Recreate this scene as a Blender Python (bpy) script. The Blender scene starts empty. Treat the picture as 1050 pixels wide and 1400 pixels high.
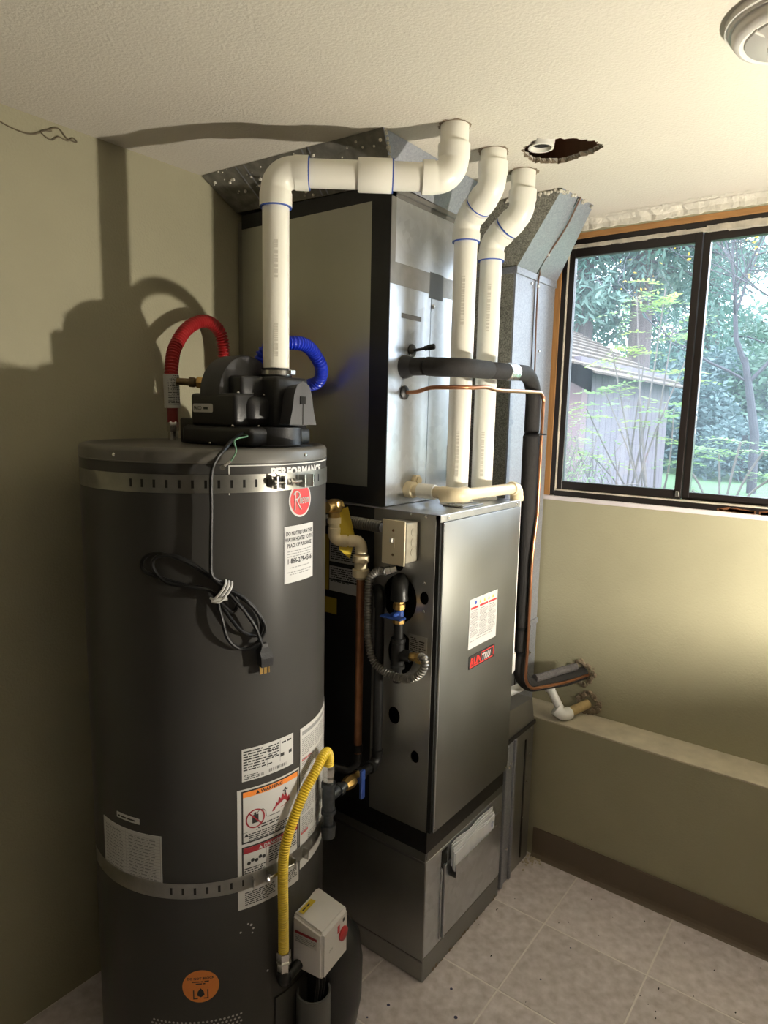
import bpy, bmesh, math, random
from math import sin, cos, pi, radians as R, sqrt, atan2
from mathutils import Vector as V, Matrix, noise
from mathutils.geometry import tessellate_polygon

SC = bpy.context.scene
COL = SC.collection
RNG = random.Random(7)

# ------------------------------------------------------------------ camera
cam_data = bpy.data.cameras.new('camera'); cam = bpy.data.objects.new('camera', cam_data); COL.objects.link(cam)
yaw, pitch, roll = R(37.102), R(8.254), R(1.245)
fw = V((cos(yaw)*cos(pitch), sin(yaw)*cos(pitch), -sin(pitch)))
rt0 = V((sin(yaw), -cos(yaw), 0)); up0 = rt0.cross(fw)
rt = rt0*cos(roll)+up0*sin(roll); up = -rt0*sin(roll)+up0*cos(roll)
M = Matrix((rt, up, -fw)).transposed().to_4x4(); M.translation = V((0, 0, 1.5317))
cam.matrix_world = M
cam_data.sensor_fit = 'HORIZONTAL'; cam_data.sensor_width = 36; cam_data.lens = 36*914.77/1050
cam_data.clip_start = .02; cam_data.clip_end = 300
SC.camera = cam
# ------------------------------------------------------------------ world, exposure
world = bpy.data.worlds.new('overcast_sky'); SC.world = world; world.use_nodes = True
wn = world.node_tree.nodes; wl = world.node_tree.links; wn.clear()
w_out = wn.new('ShaderNodeOutputWorld'); w_bg = wn.new('ShaderNodeBackground'); w_tc = wn.new('ShaderNodeTexCoord')
w_sep = wn.new('ShaderNodeSeparateXYZ'); w_rmp = wn.new('ShaderNodeValToRGB')
wl.new(w_tc.outputs['Generated'], w_sep.inputs[0]); wl.new(w_sep.outputs['Z'], w_rmp.inputs[0]); wl.new(w_rmp.outputs[0], w_bg.inputs[0]); wl.new(w_bg.outputs[0], w_out.inputs[0])
w_rmp.color_ramp.elements[0].position = 0; w_rmp.color_ramp.elements[0].color = (.28, .325, .37, 1)
w_rmp.color_ramp.elements[1].position = 1; w_rmp.color_ramp.elements[1].color = (.76, .88, 1, 1)   # overcast sky, three times brighter overhead
w_bg.inputs[1].default_value = 19
LAMP = V((1.58, -.42, 1.08)); LAMP_STRENGTH = 5200; LAMP_COLOR = (1, .92, .77)
SC.view_settings.view_transform = 'Standard'; SC.view_settings.look = 'None'
SC.view_settings.gamma = 1; SC.view_settings.use_curve_mapping = False
SC.view_settings.exposure = 0.0

# ------------------------------------------------------------------ materials
def mat(name, col, rough=.5, metal=0, noise_amt=0, noise_scale=20, bump=0, bump_scale=200, spec=.5, coat=0, trans=0, col2=None, rough2=None, detail=4, stretch=None, emis=None):
    m = bpy.data.materials.new(name); m.use_nodes = True
    nt = m.node_tree; b = nt.nodes['Principled BSDF']
    c = (*col, 1)
    b.inputs['Base Color'].default_value = c; b.inputs['Roughness'].default_value = rough; b.inputs['Metallic'].default_value = metal
    b.inputs['Specular IOR Level'].default_value = spec
    if coat: b.inputs['Coat Weight'].default_value = coat; b.inputs['Coat Roughness'].default_value = .12
    if emis: b.inputs['Emission Color'].default_value = (*emis[0], 1); b.inputs['Emission Strength'].default_value = emis[1]
    if noise_amt or bump:
        tc = nt.nodes.new('ShaderNodeTexCoord'); mp = nt.nodes.new('ShaderNodeMapping'); nt.links.new(tc.outputs['Object'], mp.inputs[0])
        if stretch: mp.inputs['Scale'].default_value = stretch
    if noise_amt:
        n = nt.nodes.new('ShaderNodeTexNoise'); n.inputs['Scale'].default_value = noise_scale; n.inputs['Detail'].default_value = detail
        nt.links.new(mp.outputs[0], n.inputs['Vector'])
        rp = nt.nodes.new('ShaderNodeValToRGB'); nt.links.new(n.outputs['Fac'], rp.inputs[0])
        rp.color_ramp.elements[0].position = .5-.3; rp.color_ramp.elements[1].position = .5+.3
        d = col2 if col2 else tuple(max(0, x*(1-noise_amt)) for x in col)
        rp.color_ramp.elements[0].color = (*d, 1); rp.color_ramp.elements[1].color = c
        nt.links.new(rp.outputs[0], b.inputs['Base Color'])
        if rough2 is not None:
            mr = nt.nodes.new('ShaderNodeMapRange'); nt.links.new(n.outputs['Fac'], mr.inputs[0])
            mr.inputs[1].default_value = .3; mr.inputs[2].default_value = .7; mr.inputs[3].default_value = rough; mr.inputs[4].default_value = rough2
            nt.links.new(mr.outputs[0], b.inputs['Roughness'])
    if bump:
        n2 = nt.nodes.new('ShaderNodeTexNoise'); n2.inputs['Scale'].default_value = bump_scale; n2.inputs['Detail'].default_value = 3
        nt.links.new(mp.outputs[0], n2.inputs['Vector'])
        bp = nt.nodes.new('ShaderNodeBump'); bp.inputs['Strength'].default_value = bump; bp.inputs['Distance'].default_value = .004
        nt.links.new(n2.outputs['Fac'], bp.inputs['Height']); nt.links.new(bp.outputs[0], b.inputs['Normal'])
    return m

def galv(name, col, rough, rough2, vs=70, dark=.6, metal=.92):
    """galvanised sheet: voronoi spangles in colour and gloss"""
    m = mat(name, col, rough, metal); nt = m.node_tree; b = nt.nodes['Principled BSDF']
    tc = nt.nodes.new('ShaderNodeTexCoord'); vo = nt.nodes.new('ShaderNodeTexVoronoi'); vo.inputs['Scale'].default_value = vs
    n = nt.nodes.new('ShaderNodeTexNoise'); n.inputs['Scale'].default_value = 5; n.inputs['Detail'].default_value = 5
    nt.links.new(tc.outputs['Object'], vo.inputs['Vector']); nt.links.new(tc.outputs['Object'], n.inputs['Vector'])
    mx = nt.nodes.new('ShaderNodeMath'); mx.operation = 'MULTIPLY_ADD'; mx.inputs[1].default_value = .5
    sp = nt.nodes.new('ShaderNodeSeparateXYZ'); nt.links.new(vo.outputs['Color'], sp.inputs[0]); nt.links.new(sp.outputs[0], mx.inputs[0])
    hf = nt.nodes.new('ShaderNodeMath'); hf.operation = 'MULTIPLY'; hf.inputs[1].default_value = .5; nt.links.new(n.outputs['Fac'], hf.inputs[0]); nt.links.new(hf.outputs[0], mx.inputs[2])
    rp = nt.nodes.new('ShaderNodeValToRGB'); nt.links.new(mx.outputs[0], rp.inputs[0])
    rp.color_ramp.elements[0].color = (*[x*dark for x in col], 1); rp.color_ramp.elements[1].color = (*col, 1)
    rp.color_ramp.elements[0].position = .2; rp.color_ramp.elements[1].position = .8
    nt.links.new(rp.outputs[0], b.inputs['Base Color'])
    mr = nt.nodes.new('ShaderNodeMapRange'); nt.links.new(mx.outputs[0], mr.inputs[0]); mr.inputs[3].default_value = rough2; mr.inputs[4].default_value = rough
    nt.links.new(mr.outputs[0], b.inputs['Roughness'])
    return m

K = {}
K['wall'] = mat('khaki_wall_paint', (.38, .355, .24), .62, bump=.35, bump_scale=160, noise_amt=.10, noise_scale=6)
K['ceiling'] = mat('cream_ceiling_paint', (.66, .615, .53), .8, bump=.5, bump_scale=150, noise_amt=.06, noise_scale=4)
K['ledge'] = mat('raw_concrete_ledge', (.64, .58, .45), .85, noise_amt=.35, noise_scale=14, bump=.3, bump_scale=90)
K['base'] = mat('brown_vinyl_base', (.135, .10, .068), .45, noise_amt=.12, noise_scale=8)
K['tile'] = mat('mottled_vinyl_tile', (.82, .76, .79), .42, noise_amt=.42, noise_scale=34, detail=12, col2=(.46, .40, .40), bump=.12, bump_scale=300)
K['grout'] = mat('pale_grout', (.84, .79, .77), .6, noise_amt=.1, noise_scale=30)
K['brownhole'] = mat('dark_attic_wood', (.40, .22, .14), .9, noise_amt=.4, noise_scale=12, stretch=(1, 8, 1))
K['torn'] = mat('torn_drywall_edge', (.33, .26, .18), .95, noise_amt=.5, noise_scale=60, bump=.8, bump_scale=200)
K['plaster'] = mat('rough_plaster', (.76, .72, .62), .9, noise_amt=.3, noise_scale=30, bump=1, bump_scale=120)
K['wood'] = mat('raw_fir_wood', (.50, .25, .085), .65, noise_amt=.45, noise_scale=9, stretch=(14, 14, 1.2), detail=6)
K['woodh'] = mat('raw_fir_head', (.50, .25, .085), .65, noise_amt=.45, noise_scale=9, stretch=(14, 1.2, 14), detail=6)
K['bronze'] = mat('dark_bronze_aluminium', (.018, .014, .013), .35, .3, spec=.5)
K['weather'] = mat('pale_weatherstrip', (.62, .56, .46), .7, noise_amt=.45, noise_scale=40)
K['sill'] = mat('white_sill_paint', (.72, .66, .68), .55, noise_amt=.12, noise_scale=20)
K['galv'] = galv('galvanised_sheet', (.60, .62, .65), .27, .36, vs=45, dark=.86)
K['galvduct'] = galv('duct_galvanised', (.37, .385, .43), .5, .6, vs=260, dark=.8, metal=.55)
K['galvdark'] = galv('mottled_dark_duct', (.42, .41, .35), .6, .8, vs=330, dark=.35, metal=.35)
K['steel'] = mat('furnace_steel', (.31, .315, .305), .36, .9, noise_amt=.22, noise_scale=5, rough2=.47)
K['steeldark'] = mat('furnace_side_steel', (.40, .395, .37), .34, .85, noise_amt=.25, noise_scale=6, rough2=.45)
K['steelblack'] = mat('dark_steel_and_shade', (.05, .05, .05), .35, .6, noise_amt=.25, noise_scale=6)
K['foil'] = mat('grey_foil_tape', (.25, .24, .225), .42, .55, noise_amt=.25, noise_scale=40)
K['blackfoil'] = mat('black_foil_tape', (.025, .025, .026), .42, .3, noise_amt=.3, noise_scale=30)
K['mud'] = mat('dried_mud_on_metal', (.32, .31, .27), .6, .5, noise_amt=.7, noise_scale=35, col2=(.12, .115, .1))
K['pvc'] = mat('white_pvc', (.88, .86, .77), .3, spec=.5, noise_amt=.06, noise_scale=10)
K['pvcw'] = mat('bright_white_pvc', (.82, .82, .80), .3)
K['cpvc'] = mat('cream_cpvc', (.80, .68, .45), .35, noise_amt=.12, noise_scale=30)
K['primer'] = mat('blue_primer_line', (.03, .09, .42), .5)
K['print'] = mat('grey_pipe_print', (.66, .635, .55), .6)
K['heater'] = mat('dark_grey_enamel', (.050, .048, .045), .34, .0, spec=.2, noise_amt=.10, noise_scale=7)
K['lid'] = mat('dusty_grey_lid', (.115, .108, .094), .42, 0, noise_amt=.22, noise_scale=14)
K['strap'] = mat('galvanised_strap', (.56, .55, .50), .36, .9, noise_amt=.35, noise_scale=30)
K['zinc'] = mat('zinc_plated_steel', (.66, .65, .62), .25, 1)
K['black'] = mat('black_plastic', (.017, .017, .019), .38, spec=.45, bump=.15, bump_scale=400)
K['blackgloss'] = mat('black_cord_rubber', (.006, .006, .0065), .45, spec=.25)
K['rubber'] = mat('black_foam_insulation', (.030, .028, .028), .8, noise_amt=.3, noise_scale=60, bump=.2, bump_scale=250, spec=.3)
K['greyplastic'] = mat('scuffed_grey_black_plastic', (.055, .055, .062), .5, noise_amt=.4, noise_scale=20, stretch=(1, 1, .15))
K['iron'] = mat('black_iron_pipe', (.018, .018, .018), .38, .4, noise_amt=.35, noise_scale=50)
K['ironz'] = mat('greased_iron', (.10, .11, .12), .35, .8, noise_amt=.5, noise_scale=60)
K['copper'] = mat('copper_tube', (.62, .29, .16), .3, 1, noise_amt=.45, noise_scale=18)
K['oldcopper'] = mat('tarnished_copper', (.42, .185, .09), .45, .7, noise_amt=.45, noise_scale=30)
K['brass'] = mat('yellow_brass', (.70, .46, .16), .3, .95, noise_amt=.25, noise_scale=40)
K['oldbrass'] = mat('corroded_brass', (.26, .18, .09), .6, .5, noise_amt=.6, noise_scale=60)
K['red'] = mat('red_hose_coating', (.36, .018, .02), .35)
K['redlabel'] = mat('dark_red_sleeve', (.20, .02, .018), .4)
K['blue'] = mat('blue_hose_coating', (.01, .035, .52), .32)
K['bluelever'] = mat('blue_lever', (.012, .045, .22), .45)
K['yellow'] = mat('yellow_gas_coating', (.70, .50, .035), .35, noise_amt=.12, noise_scale=40)
K['tag'] = mat('yellow_card', (.62, .46, .04), .6)
K['conduit'] = mat('grey_flex_conduit', (.24, .23, .21), .42, .8, noise_amt=.3, noise_scale=60)
K['plate'] = mat('ivory_switch_plate', (.66, .58, .40), .4)
K['box'] = mat('dull_steel_box', (.42, .39, .31), .5, .7, noise_amt=.35, noise_scale=40)
K['white'] = mat('white_label_paper', (.53, .525, .51), .65, spec=.15)
K['whitep'] = mat('white_plastic_housing', (.62, .60, .59), .42)
K['paper'] = mat('folded_white_paper', (.86, .88, .96), .7)
K['ink'] = mat('black_ink', (.02, .02, .02), .6)
K['grayink'] = mat('grey_ink', (.24, .24, .24), .6)
K['silverink'] = mat('silver_ink', (.62, .61, .58), .45)
K['orange'] = mat('orange_label_ink', (.80, .25, .04), .5)
K['redink'] = mat('red_label_ink', (.55, .02, .02), .45)
K['darkred'] = mat('dark_red_label_ink', (.30, .02, .03), .5)
K['blueink'] = mat('blue_label_ink', (.03, .08, .45), .5)
K['amber'] = mat('amber_label_ink', (.75, .45, .03), .5)
K['redbutton'] = mat('red_knob', (.42, .02, .025), .35)
K['detector'] = mat('white_alarm_plastic', (.66, .63, .58), .45)
K['detgrey'] = mat('grey_alarm_grille', (.42, .40, .37), .5)
K['void'] = mat('dark_inside', (.008, .008, .008), .9)
K['foilbright'] = mat('crinkled_aluminium_tape', (.72, .72, .72), .25, 1, bump=1.0, bump_scale=120)
K['web'] = mat('dusty_cobweb', (.16, .13, .085), .9)
K['speck'] = mat('dark_blue_paint_speck', (.05, .05, .12), .5)
K['rubble'] = mat('crumbled_plaster', (.58, .50, .38), .95, noise_amt=.4, noise_scale=60)
K['tan'] = mat('tan_stained_pipe', (.50, .37, .17), .55, noise_amt=.4, noise_scale=40)
K['lampmetal'] = mat('lamp_aluminium', (.5, .5, .5), .5, .6)
K['bulb'] = mat('lit_bulb', (1, 1, 1), .5, emis=(LAMP_COLOR, LAMP_STRENGTH))
# outside
K['lawn'] = mat('lawn_grass', (.06, .13, .05), .9, noise_amt=.5, noise_scale=8, bump=.8, bump_scale=30)
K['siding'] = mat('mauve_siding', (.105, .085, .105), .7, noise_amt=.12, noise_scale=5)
K['fascia'] = mat('pink_fascia', (.13, .08, .09), .7)
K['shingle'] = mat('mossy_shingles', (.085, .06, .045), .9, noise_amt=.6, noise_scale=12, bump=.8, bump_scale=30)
K['bark'] = mat('grey_brown_bark', (.12, .09, .09), .95, noise_amt=.5, noise_scale=8, stretch=(3, 3, .5), bump=1, bump_scale=15)
K['darkbark'] = mat('dark_twig_bark', (.05, .048, .06), .9, noise_amt=.4, noise_scale=10)
K['stem'] = mat('pale_shrub_stem', (.13, .105, .10), .8, noise_amt=.3, noise_scale=20)
def leafmat(name, col, tr=.35):
    m = mat(name, col, .6, noise_amt=.3, noise_scale=2.5); nt = m.node_tree; b = nt.nodes['Principled BSDF']; o = nt.nodes['Material Output']
    t = nt.nodes.new('ShaderNodeBsdfTranslucent'); t.inputs[0].default_value = (*col, 1); mx = nt.nodes.new('ShaderNodeMixShader'); mx.inputs[0].default_value = tr
    nt.links.new(b.outputs[0], mx.inputs[1]); nt.links.new(t.outputs[0], mx.inputs[2]); nt.links.new(mx.outputs[0], o.inputs[0]); return m
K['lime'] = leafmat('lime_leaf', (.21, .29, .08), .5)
K['lime2'] = leafmat('pale_green_leaf', (.16, .26, .10), .5)
K['conifer'] = leafmat('blue_green_needles', (.075, .16, .13), .3)
K['conifer2'] = leafmat('grey_green_needles', (.12, .20, .17), .3)
K['hedge'] = leafmat('hedge_leaf', (.075, .15, .10), .3)
K['hedge2'] = leafmat('blue_hedge_leaf', (.095, .15, .155), .3)
K['yleaf'] = leafmat('yellow_leaf', (.55, .34, .03), .45)
K['dryleaf'] = leafmat('dry_brown_leaf', (.40, .25, .17), .3)
def glassmat():
    m = bpy.data.materials.new('dusty_window_glass'); m.use_nodes = True; nt = m.node_tree; nt.nodes.clear(); N = nt.nodes.new; L = nt.links.new
    o = N('ShaderNodeOutputMaterial'); tr = N('ShaderNodeBsdfTransparent'); gl = N('ShaderNodeBsdfGlossy'); gl.inputs['Roughness'].default_value = .02
    tl = N('ShaderNodeBsdfTranslucent'); tl.inputs[0].default_value = (.80, .88, 1, 1); fr = N('ShaderNodeFresnel'); fr.inputs[0].default_value = 1.45
    m1 = N('ShaderNodeMixShader'); m2 = N('ShaderNodeMixShader')
    tc = N('ShaderNodeTexCoord'); n = N('ShaderNodeTexNoise'); n.inputs['Scale'].default_value = 3; n.inputs['Detail'].default_value = 4; L(tc.outputs['Object'], n.inputs['Vector'])
    mr = N('ShaderNodeMapRange'); L(n.outputs['Fac'], mr.inputs[0]); mr.inputs[1].default_value = .3; mr.inputs[2].default_value = .75; mr.inputs[3].default_value = .015; mr.inputs[4].default_value = .05
    L(mr.outputs[0], m1.inputs[0]); L(tr.outputs[0], m1.inputs[1]); L(tl.outputs[0], m1.inputs[2])
    L(fr.outputs[0], m2.inputs[0]); L(m1.outputs[0], m2.inputs[1]); L(gl.outputs[0], m2.inputs[2]); L(m2.outputs[0], o.inputs[0]); return m
K['glass'] = glassmat()

# ------------------------------------------------------------------ object helpers
def tag(o, label=None, cat=None, group=None, kind=None):
    if label: o['label'] = label
    if cat: o['category'] = cat
    if group: o['group'] = group
    if kind: o['kind'] = kind
    return o
def wloc(o):
    v = V(o.location)
    while o.parent: o = o.parent; v += o.location
    return v
def thing(name, label, cat, loc=(0, 0, 0), group=None, kind=None):
    o = bpy.data.objects.new(name, None); COL.objects.link(o); o.location = loc; o.empty_display_size = .05
    return tag(o, label, cat, group, kind)
def obj(name, bm, m, parent=None, label=None, smooth=True, kind=None, cat=None, group=None, angle=35):
    bmesh.ops.recalc_face_normals(bm, faces=bm.faces)
    me = bpy.data.meshes.new(name)
    prints = ('small_print', 'pipe_print', 'badge_print', 'red_print', 'lettering')
    kind = 'stuff' if name in prints else kind
    if smooth:
        for f in bm.faces: f.smooth = True
        ca = cos(R(angle))
        for e in bm.edges:
            if len(e.link_faces) == 2 and e.link_faces[0].normal.dot(e.link_faces[1].normal) < ca: e.smooth = False
    xs = [v.co for v in bm.verts]
    c = V([(min(v[i] for v in xs)+max(v[i] for v in xs))/2 for i in range(3)]) if xs else V()
    if parent is None: c.z = min(v.z for v in xs)
    for v in bm.verts: v.co -= c
    bm.to_mesh(me); bm.free()
    for x in (m if isinstance(m, (list, tuple)) else [m]): me.materials.append(x if not isinstance(x, str) else K[x])
    o = bpy.data.objects.new(name, me); COL.objects.link(o)
    if parent: o.parent = parent; o.location = c-wloc(parent)
    else: o.location = c
    return tag(o, label, cat, group, kind)
def BM(): return bmesh.new()
def frame(d):
    d = V(d).normalized(); a = V((0, 0, 1)) if abs(d.z) < .9 else V((1, 0, 0))
    u = a.cross(d).normalized(); return u, d.cross(u).normalized()
def box(bm, x0, x1, y0, y1, z0, z1, bev=0, seg=2, rot=None, mi=0):
    vs = [bm.verts.new((x, y, z)) for x in (x0, x1) for y in (y0, y1) for z in (z0, z1)]
    fs = [bm.faces.new([vs[i] for i in q]) for q in ((0, 1, 3, 2), (4, 6, 7, 5), (0, 4, 5, 1), (2, 3, 7, 6), (0, 2, 6, 4), (1, 5, 7, 3))]
    for f in fs: f.material_index = mi
    if rot:
        c = V(((x0+x1)/2, (y0+y1)/2, (z0+z1)/2)); bmesh.ops.rotate(bm, verts=vs, cent=c if len(rot) < 3 else rot[2], matrix=Matrix.Rotation(rot[0], 3, rot[1]))
    if bev: bmesh.ops.bevel(bm, geom=list({e for f in fs for e in f.edges}), offset=bev, segments=seg, affect='EDGES', profile=.5)
    return bm
def tube(bm, pts, r, n=16, cap=True, closed=False, mi=0):
    pts = [V(p) for p in pts]; rr = r if isinstance(r, (list, tuple)) else [r]*len(pts)
    N = len(pts); rings = []; u = None
    for i, p in enumerate(pts):
        a = pts[i-1] if i else (pts[-1] if closed else p); b = pts[(i+1) % N] if (i < N-1 or closed) else p
        t = (b-a).normalized() if (b-a).length > 1e-9 else t
        if u is None: u, w = frame(t)
        else:
            u = (u-t*u.dot(t)); u = u.normalized() if u.length > 1e-6 else frame(t)[0]; w = t.cross(u)
        rings.append([bm.verts.new(p+(u*cos(2*pi*k/n)+w*sin(2*pi*k/n))*rr[i]) for k in range(n)])
    for i in range(N-1+(1 if closed else 0)):
        A, B = rings[i], rings[(i+1) % N]
        for k in range(n): bm.faces.new((A[k], A[(k+1) % n], B[(k+1) % n], B[k])).material_index = mi
    if cap and not closed:
        bm.faces.new(rings[0][::-1]).material_index = mi; bm.faces.new(rings[-1]).material_index = mi
    return bm
def cyl(bm, a, b, r, r2=None, n=20, cap=True, mi=0): return tube(bm, [a, b], [r, r if r2 is None else r2], n, cap, mi=mi)
def prof(bm, a, d, prof_, n=24, mi=0):
    """lathe along direction d from a: list of (distance, radius)"""
    a = V(a); d = V(d).normalized(); u, w = frame(d); rings = []
    for t, r in prof_: rings.append([bm.verts.new(a+d*t+(u*cos(2*pi*k/n)+w*sin(2*pi*k/n))*max(r, 1e-5)) for k in range(n)])
    for A, B in zip(rings, rings[1:]):
        for k in range(n): bm.faces.new((A[k], A[(k+1) % n], B[(k+1) % n], B[k])).material_index = mi
    bm.faces.new(rings[0][::-1]).material_index = mi; bm.faces.new(rings[-1]).material_index = mi
    return bm
def hexnut(bm, a, d, t, r, mi=0): return prof(bm, a, d, [(0, r*.9), (t*.12, r), (t*.88, r), (t, r*.9)], 6, mi)
def smoothpath(pts, n=10):
    pts = [V(p) for p in pts]; out = []; P = [pts[0]*2-pts[1]]+pts+[pts[-1]*2-pts[-2]]
    for i in range(1, len(P)-2):
        a, b, c, d = P[i-1:i+3]
        for k in range(n):
            t = k/n; out.append(.5*((2*b)+(c-a)*t+(2*a-5*b+4*c-d)*t*t+(3*b-a-3*c+d)*t**3))
    out.append(pts[-1]); return out
def resample(pts, step):
    out = [pts[0]]; acc = 0
    for a, b in zip(pts, pts[1:]):
        L = (b-a).length; s = step-acc
        while s <= L and L > 0: out.append(a.lerp(b, s/L)); s += step
        acc = (acc+L) % step
    return out
def corrugated(bm, pts, r, amp, pitch, n=14):
    p = resample(pts, pitch/4); rr = [r+amp*(1 if i % 4 in (1, 2) else -.6 if i % 4 == 3 else -.2) for i in range(len(p))]
    return tube(bm, p, rr, n)
def arcpts(p0, p1, p2, rad, n=10):
    """rounded corner at p1 between p0 and p2"""
    p0, p1, p2 = V(p0), V(p1), V(p2); a = (p0-p1).normalized(); b = (p2-p1).normalized(); th = a.angle(b); t = rad/math.tan(th/2)
    s = p1+a*t; e = p1+b*t; c = p1+(a+b).normalized()*(rad/sin(th/2)); v0 = s-c; v1 = e-c; ang = v0.angle(v1); ax = v0.cross(v1).normalized()
    return [c+Matrix.Rotation(ang*k/n, 3, ax) @ v0 for k in range(n+1)]
def elbow(bm, p1, a, b, rp, rad=None, sock=.03, mi=0):
    """pipe elbow at corner p1; a and b are unit directions pointing away from the corner along both legs"""
    a = V(a).normalized(); b = V(b).normalized(); p1 = V(p1); rad = rad or rp*1.5; th = a.angle(b); t = rad/math.tan(th/2)
    A = arcpts(p1+a, p1, p1+b, rad)
    pts = [p1+a*(t+sock), p1+a*(t+sock*.98), p1+a*(t+.004)]+A+[p1+b*(t+.004), p1+b*(t+sock*.98), p1+b*(t+sock)]
    rr = [rp*1.14, rp*1.2, rp*1.2]+[rp*1.13]*len(A)+[rp*1.2, rp*1.2, rp*1.14]
    tube(bm, pts, rr, 24, mi=mi); return p1+a*(t+sock), p1+b*(t+sock)
def polyfill(bm, loops, to3, mi=0):
    """flat polygon with holes; loops are 2-D, to3 maps to 3-D"""
    flat = [p for l in loops for p in l]; vs = [bm.verts.new(to3(*p)) for p in flat]
    for t in tessellate_polygon([[V((p[0], p[1], 0)) for p in l] for l in loops]):
        try: bm.faces.new([vs[i] for i in t]).material_index = mi
        except ValueError: pass
    res = []; k = 0
    for l in loops: res.append(vs[k:k+len(l)]); k += len(l)
    return res
def slab(bm, loops, to3, depth3, mi=0):
    """plate with holes and thickness: depth3 is the offset vector"""
    d = V(depth3); A = polyfill(bm, loops, lambda s, t: V(to3(s, t)), mi); B = polyfill(bm, loops, lambda s, t: V(to3(s, t))+d, mi)
    for a, b in zip(A, B):
        for i in range(len(a)):
            j = (i+1) % len(a); bm.faces.new((a[i], a[j], b[j], b[i])).material_index = mi
    return bm
def circ(cx, cy, rx, ry=None, n=24): return [(cx+rx*cos(2*pi*k/n), cy+(ry or rx)*sin(2*pi*k/n)) for k in range(n)]
# --- flat print: mappers take (s right, t up, lift) to 3-D
def planemap(o, ux, uz, n):
    o, ux, uz, n = V(o), V(ux), V(uz), V(n); return lambda s, t, h=0: o+ux*s+uz*t+n*h
def cylmap(c, rad, a0, z0):
    return lambda s, t, h=0: V((c[0]+(rad+h)*cos(a0+s/rad), c[1]+(rad+h)*sin(a0+s/rad), z0+t))
def rect(bm, mp, s0, t0, s1, t1, h=.0004, n=1, mi=0):
    vs = [[bm.verts.new(mp(s0+(s1-s0)*i/n, t, h)) for i in range(n+1)] for t in (t0, t1)]
    for i in range(n): bm.faces.new((vs[0][i], vs[0][i+1], vs[1][i+1], vs[1][i])).material_index = mi
def plate(bm, mp, s0, t0, s1, t1, th=.0006, n=1, mi=0, rad=0):
    """thin raised sheet on a mapped surface"""
    if rad:
        out = []
        for cx, cy, a in ((s1-rad, t1-rad, 0), (s0+rad, t1-rad, 90), (s0+rad, t0+rad, 180), (s1-rad, t0+rad, 270)):
            out += [(cx+rad*cos(R(a+15*k)), cy+rad*sin(R(a+15*k))) for k in range(7)]
        f = [bm.verts.new(mp(x, y, th)) for x, y in out]; g = [bm.verts.new(mp(x, y, 0)) for x, y in out]
        bm.faces.new(f).material_index = mi
        for i in range(len(f)): bm.faces.new((f[i-1], f[i], g[i], g[i-1])).material_index = mi
        return
    f = [[bm.verts.new(mp(s0+(s1-s0)*i/n, t, h)) for i in range(n+1)] for t in (t0, t1) for h in (0, th)]
    for i in range(n):
        for a, b in ((1, 3), (3, 2), (2, 0), (0, 1)): bm.faces.new((f[a][i], f[a][i+1], f[b][i+1], f[b][i])).material_index = mi
    for i in (0, n): bm.faces.new((f[0][i], f[1][i], f[3][i], f[2][i])).material_index = mi
def disc(bm, mp, cs, ct, r, h=.0004, n=24, r2=None, mi=0):
    if r2 is None and r < .012: bm.faces.new([bm.verts.new(mp(cs+r*cos(2*pi*k/n), ct+r*sin(2*pi*k/n), h)) for k in range(n)]).material_index = mi
    elif r2 is None:
        A = [[bm.verts.new(mp(cs+r*q*cos(2*pi*k/n), ct+r*q*sin(2*pi*k/n), h)) for k in range(n)] for q in (.15, .4, .7, 1)]
        bm.faces.new(A[0]).material_index = mi
        for P, Q in zip(A, A[1:]):
            for k in range(n): bm.faces.new((P[k], P[(k+1) % n], Q[(k+1) % n], Q[k])).material_index = mi
    else:
        A = [[bm.verts.new(mp(cs+q*cos(2*pi*k/n), ct+q*sin(2*pi*k/n), h)) for k in range(n)] for q in (r, r2)]
        for k in range(n): bm.faces.new((A[0][k], A[0][(k+1) % n], A[1][(k+1) % n], A[1][k])).material_index = mi
def text(bm, mp, s, x, y, size, h=.0006, align='LEFT', shear=0, sx=1, bold=0, mi=0, spacing=1):
    cu = bpy.data.curves.new('lettering', 'FONT'); cu.body = s; cu.size = size; cu.align_x = align; cu.shear = shear; cu.offset = bold; cu.resolution_u = 2; cu.space_character = spacing
    o = bpy.data.objects.new('lettering', cu); me = bpy.data.meshes.new_from_object(o)
    vs = [bm.verts.new(mp(x+v.co.x*sx, y+v.co.y, h)) for v in me.vertices]
    for p in me.polygons:
        try: bm.faces.new([vs[i] for i in p.vertices]).material_index = mi
        except ValueError: pass
    bpy.data.objects.remove(o); bpy.data.curves.remove(cu); bpy.data.meshes.remove(me)
def lines(bm, mp, s0, s1, t, size, rng, h=.0005, mi=0, fill=1.0):
    """a line of print too small to read: word-length dashes"""
    x = s0; end = s0+(s1-s0)*fill
    while x < end-size:
        w = min(size*rng.uniform(1, 4), end-x); rect(bm, mp, x, t, x+w, t+size*.62, h, mi=mi); x += w+size*.55
def para(bm, mp, s0, s1, t_top, n, pitch, rng, mi=0, h=.0005):
    for i in range(n): lines(bm, mp, s0, s1, t_top-i*pitch-pitch*.6, pitch*.8, rng, h, mi, 1 if i < n-1 else rng.uniform(.4, .9))

# ================================================================== STRUCTURE
XW, YB, ZC = 2.216, 1.59, 2.17; X0, Y0 = -2.4, -2.7
def struct(name, bm, m, parent=None, label=None, smooth=False):
    return obj(name, bm, m, parent, label, smooth, kind='structure' if parent is None else None)
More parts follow.
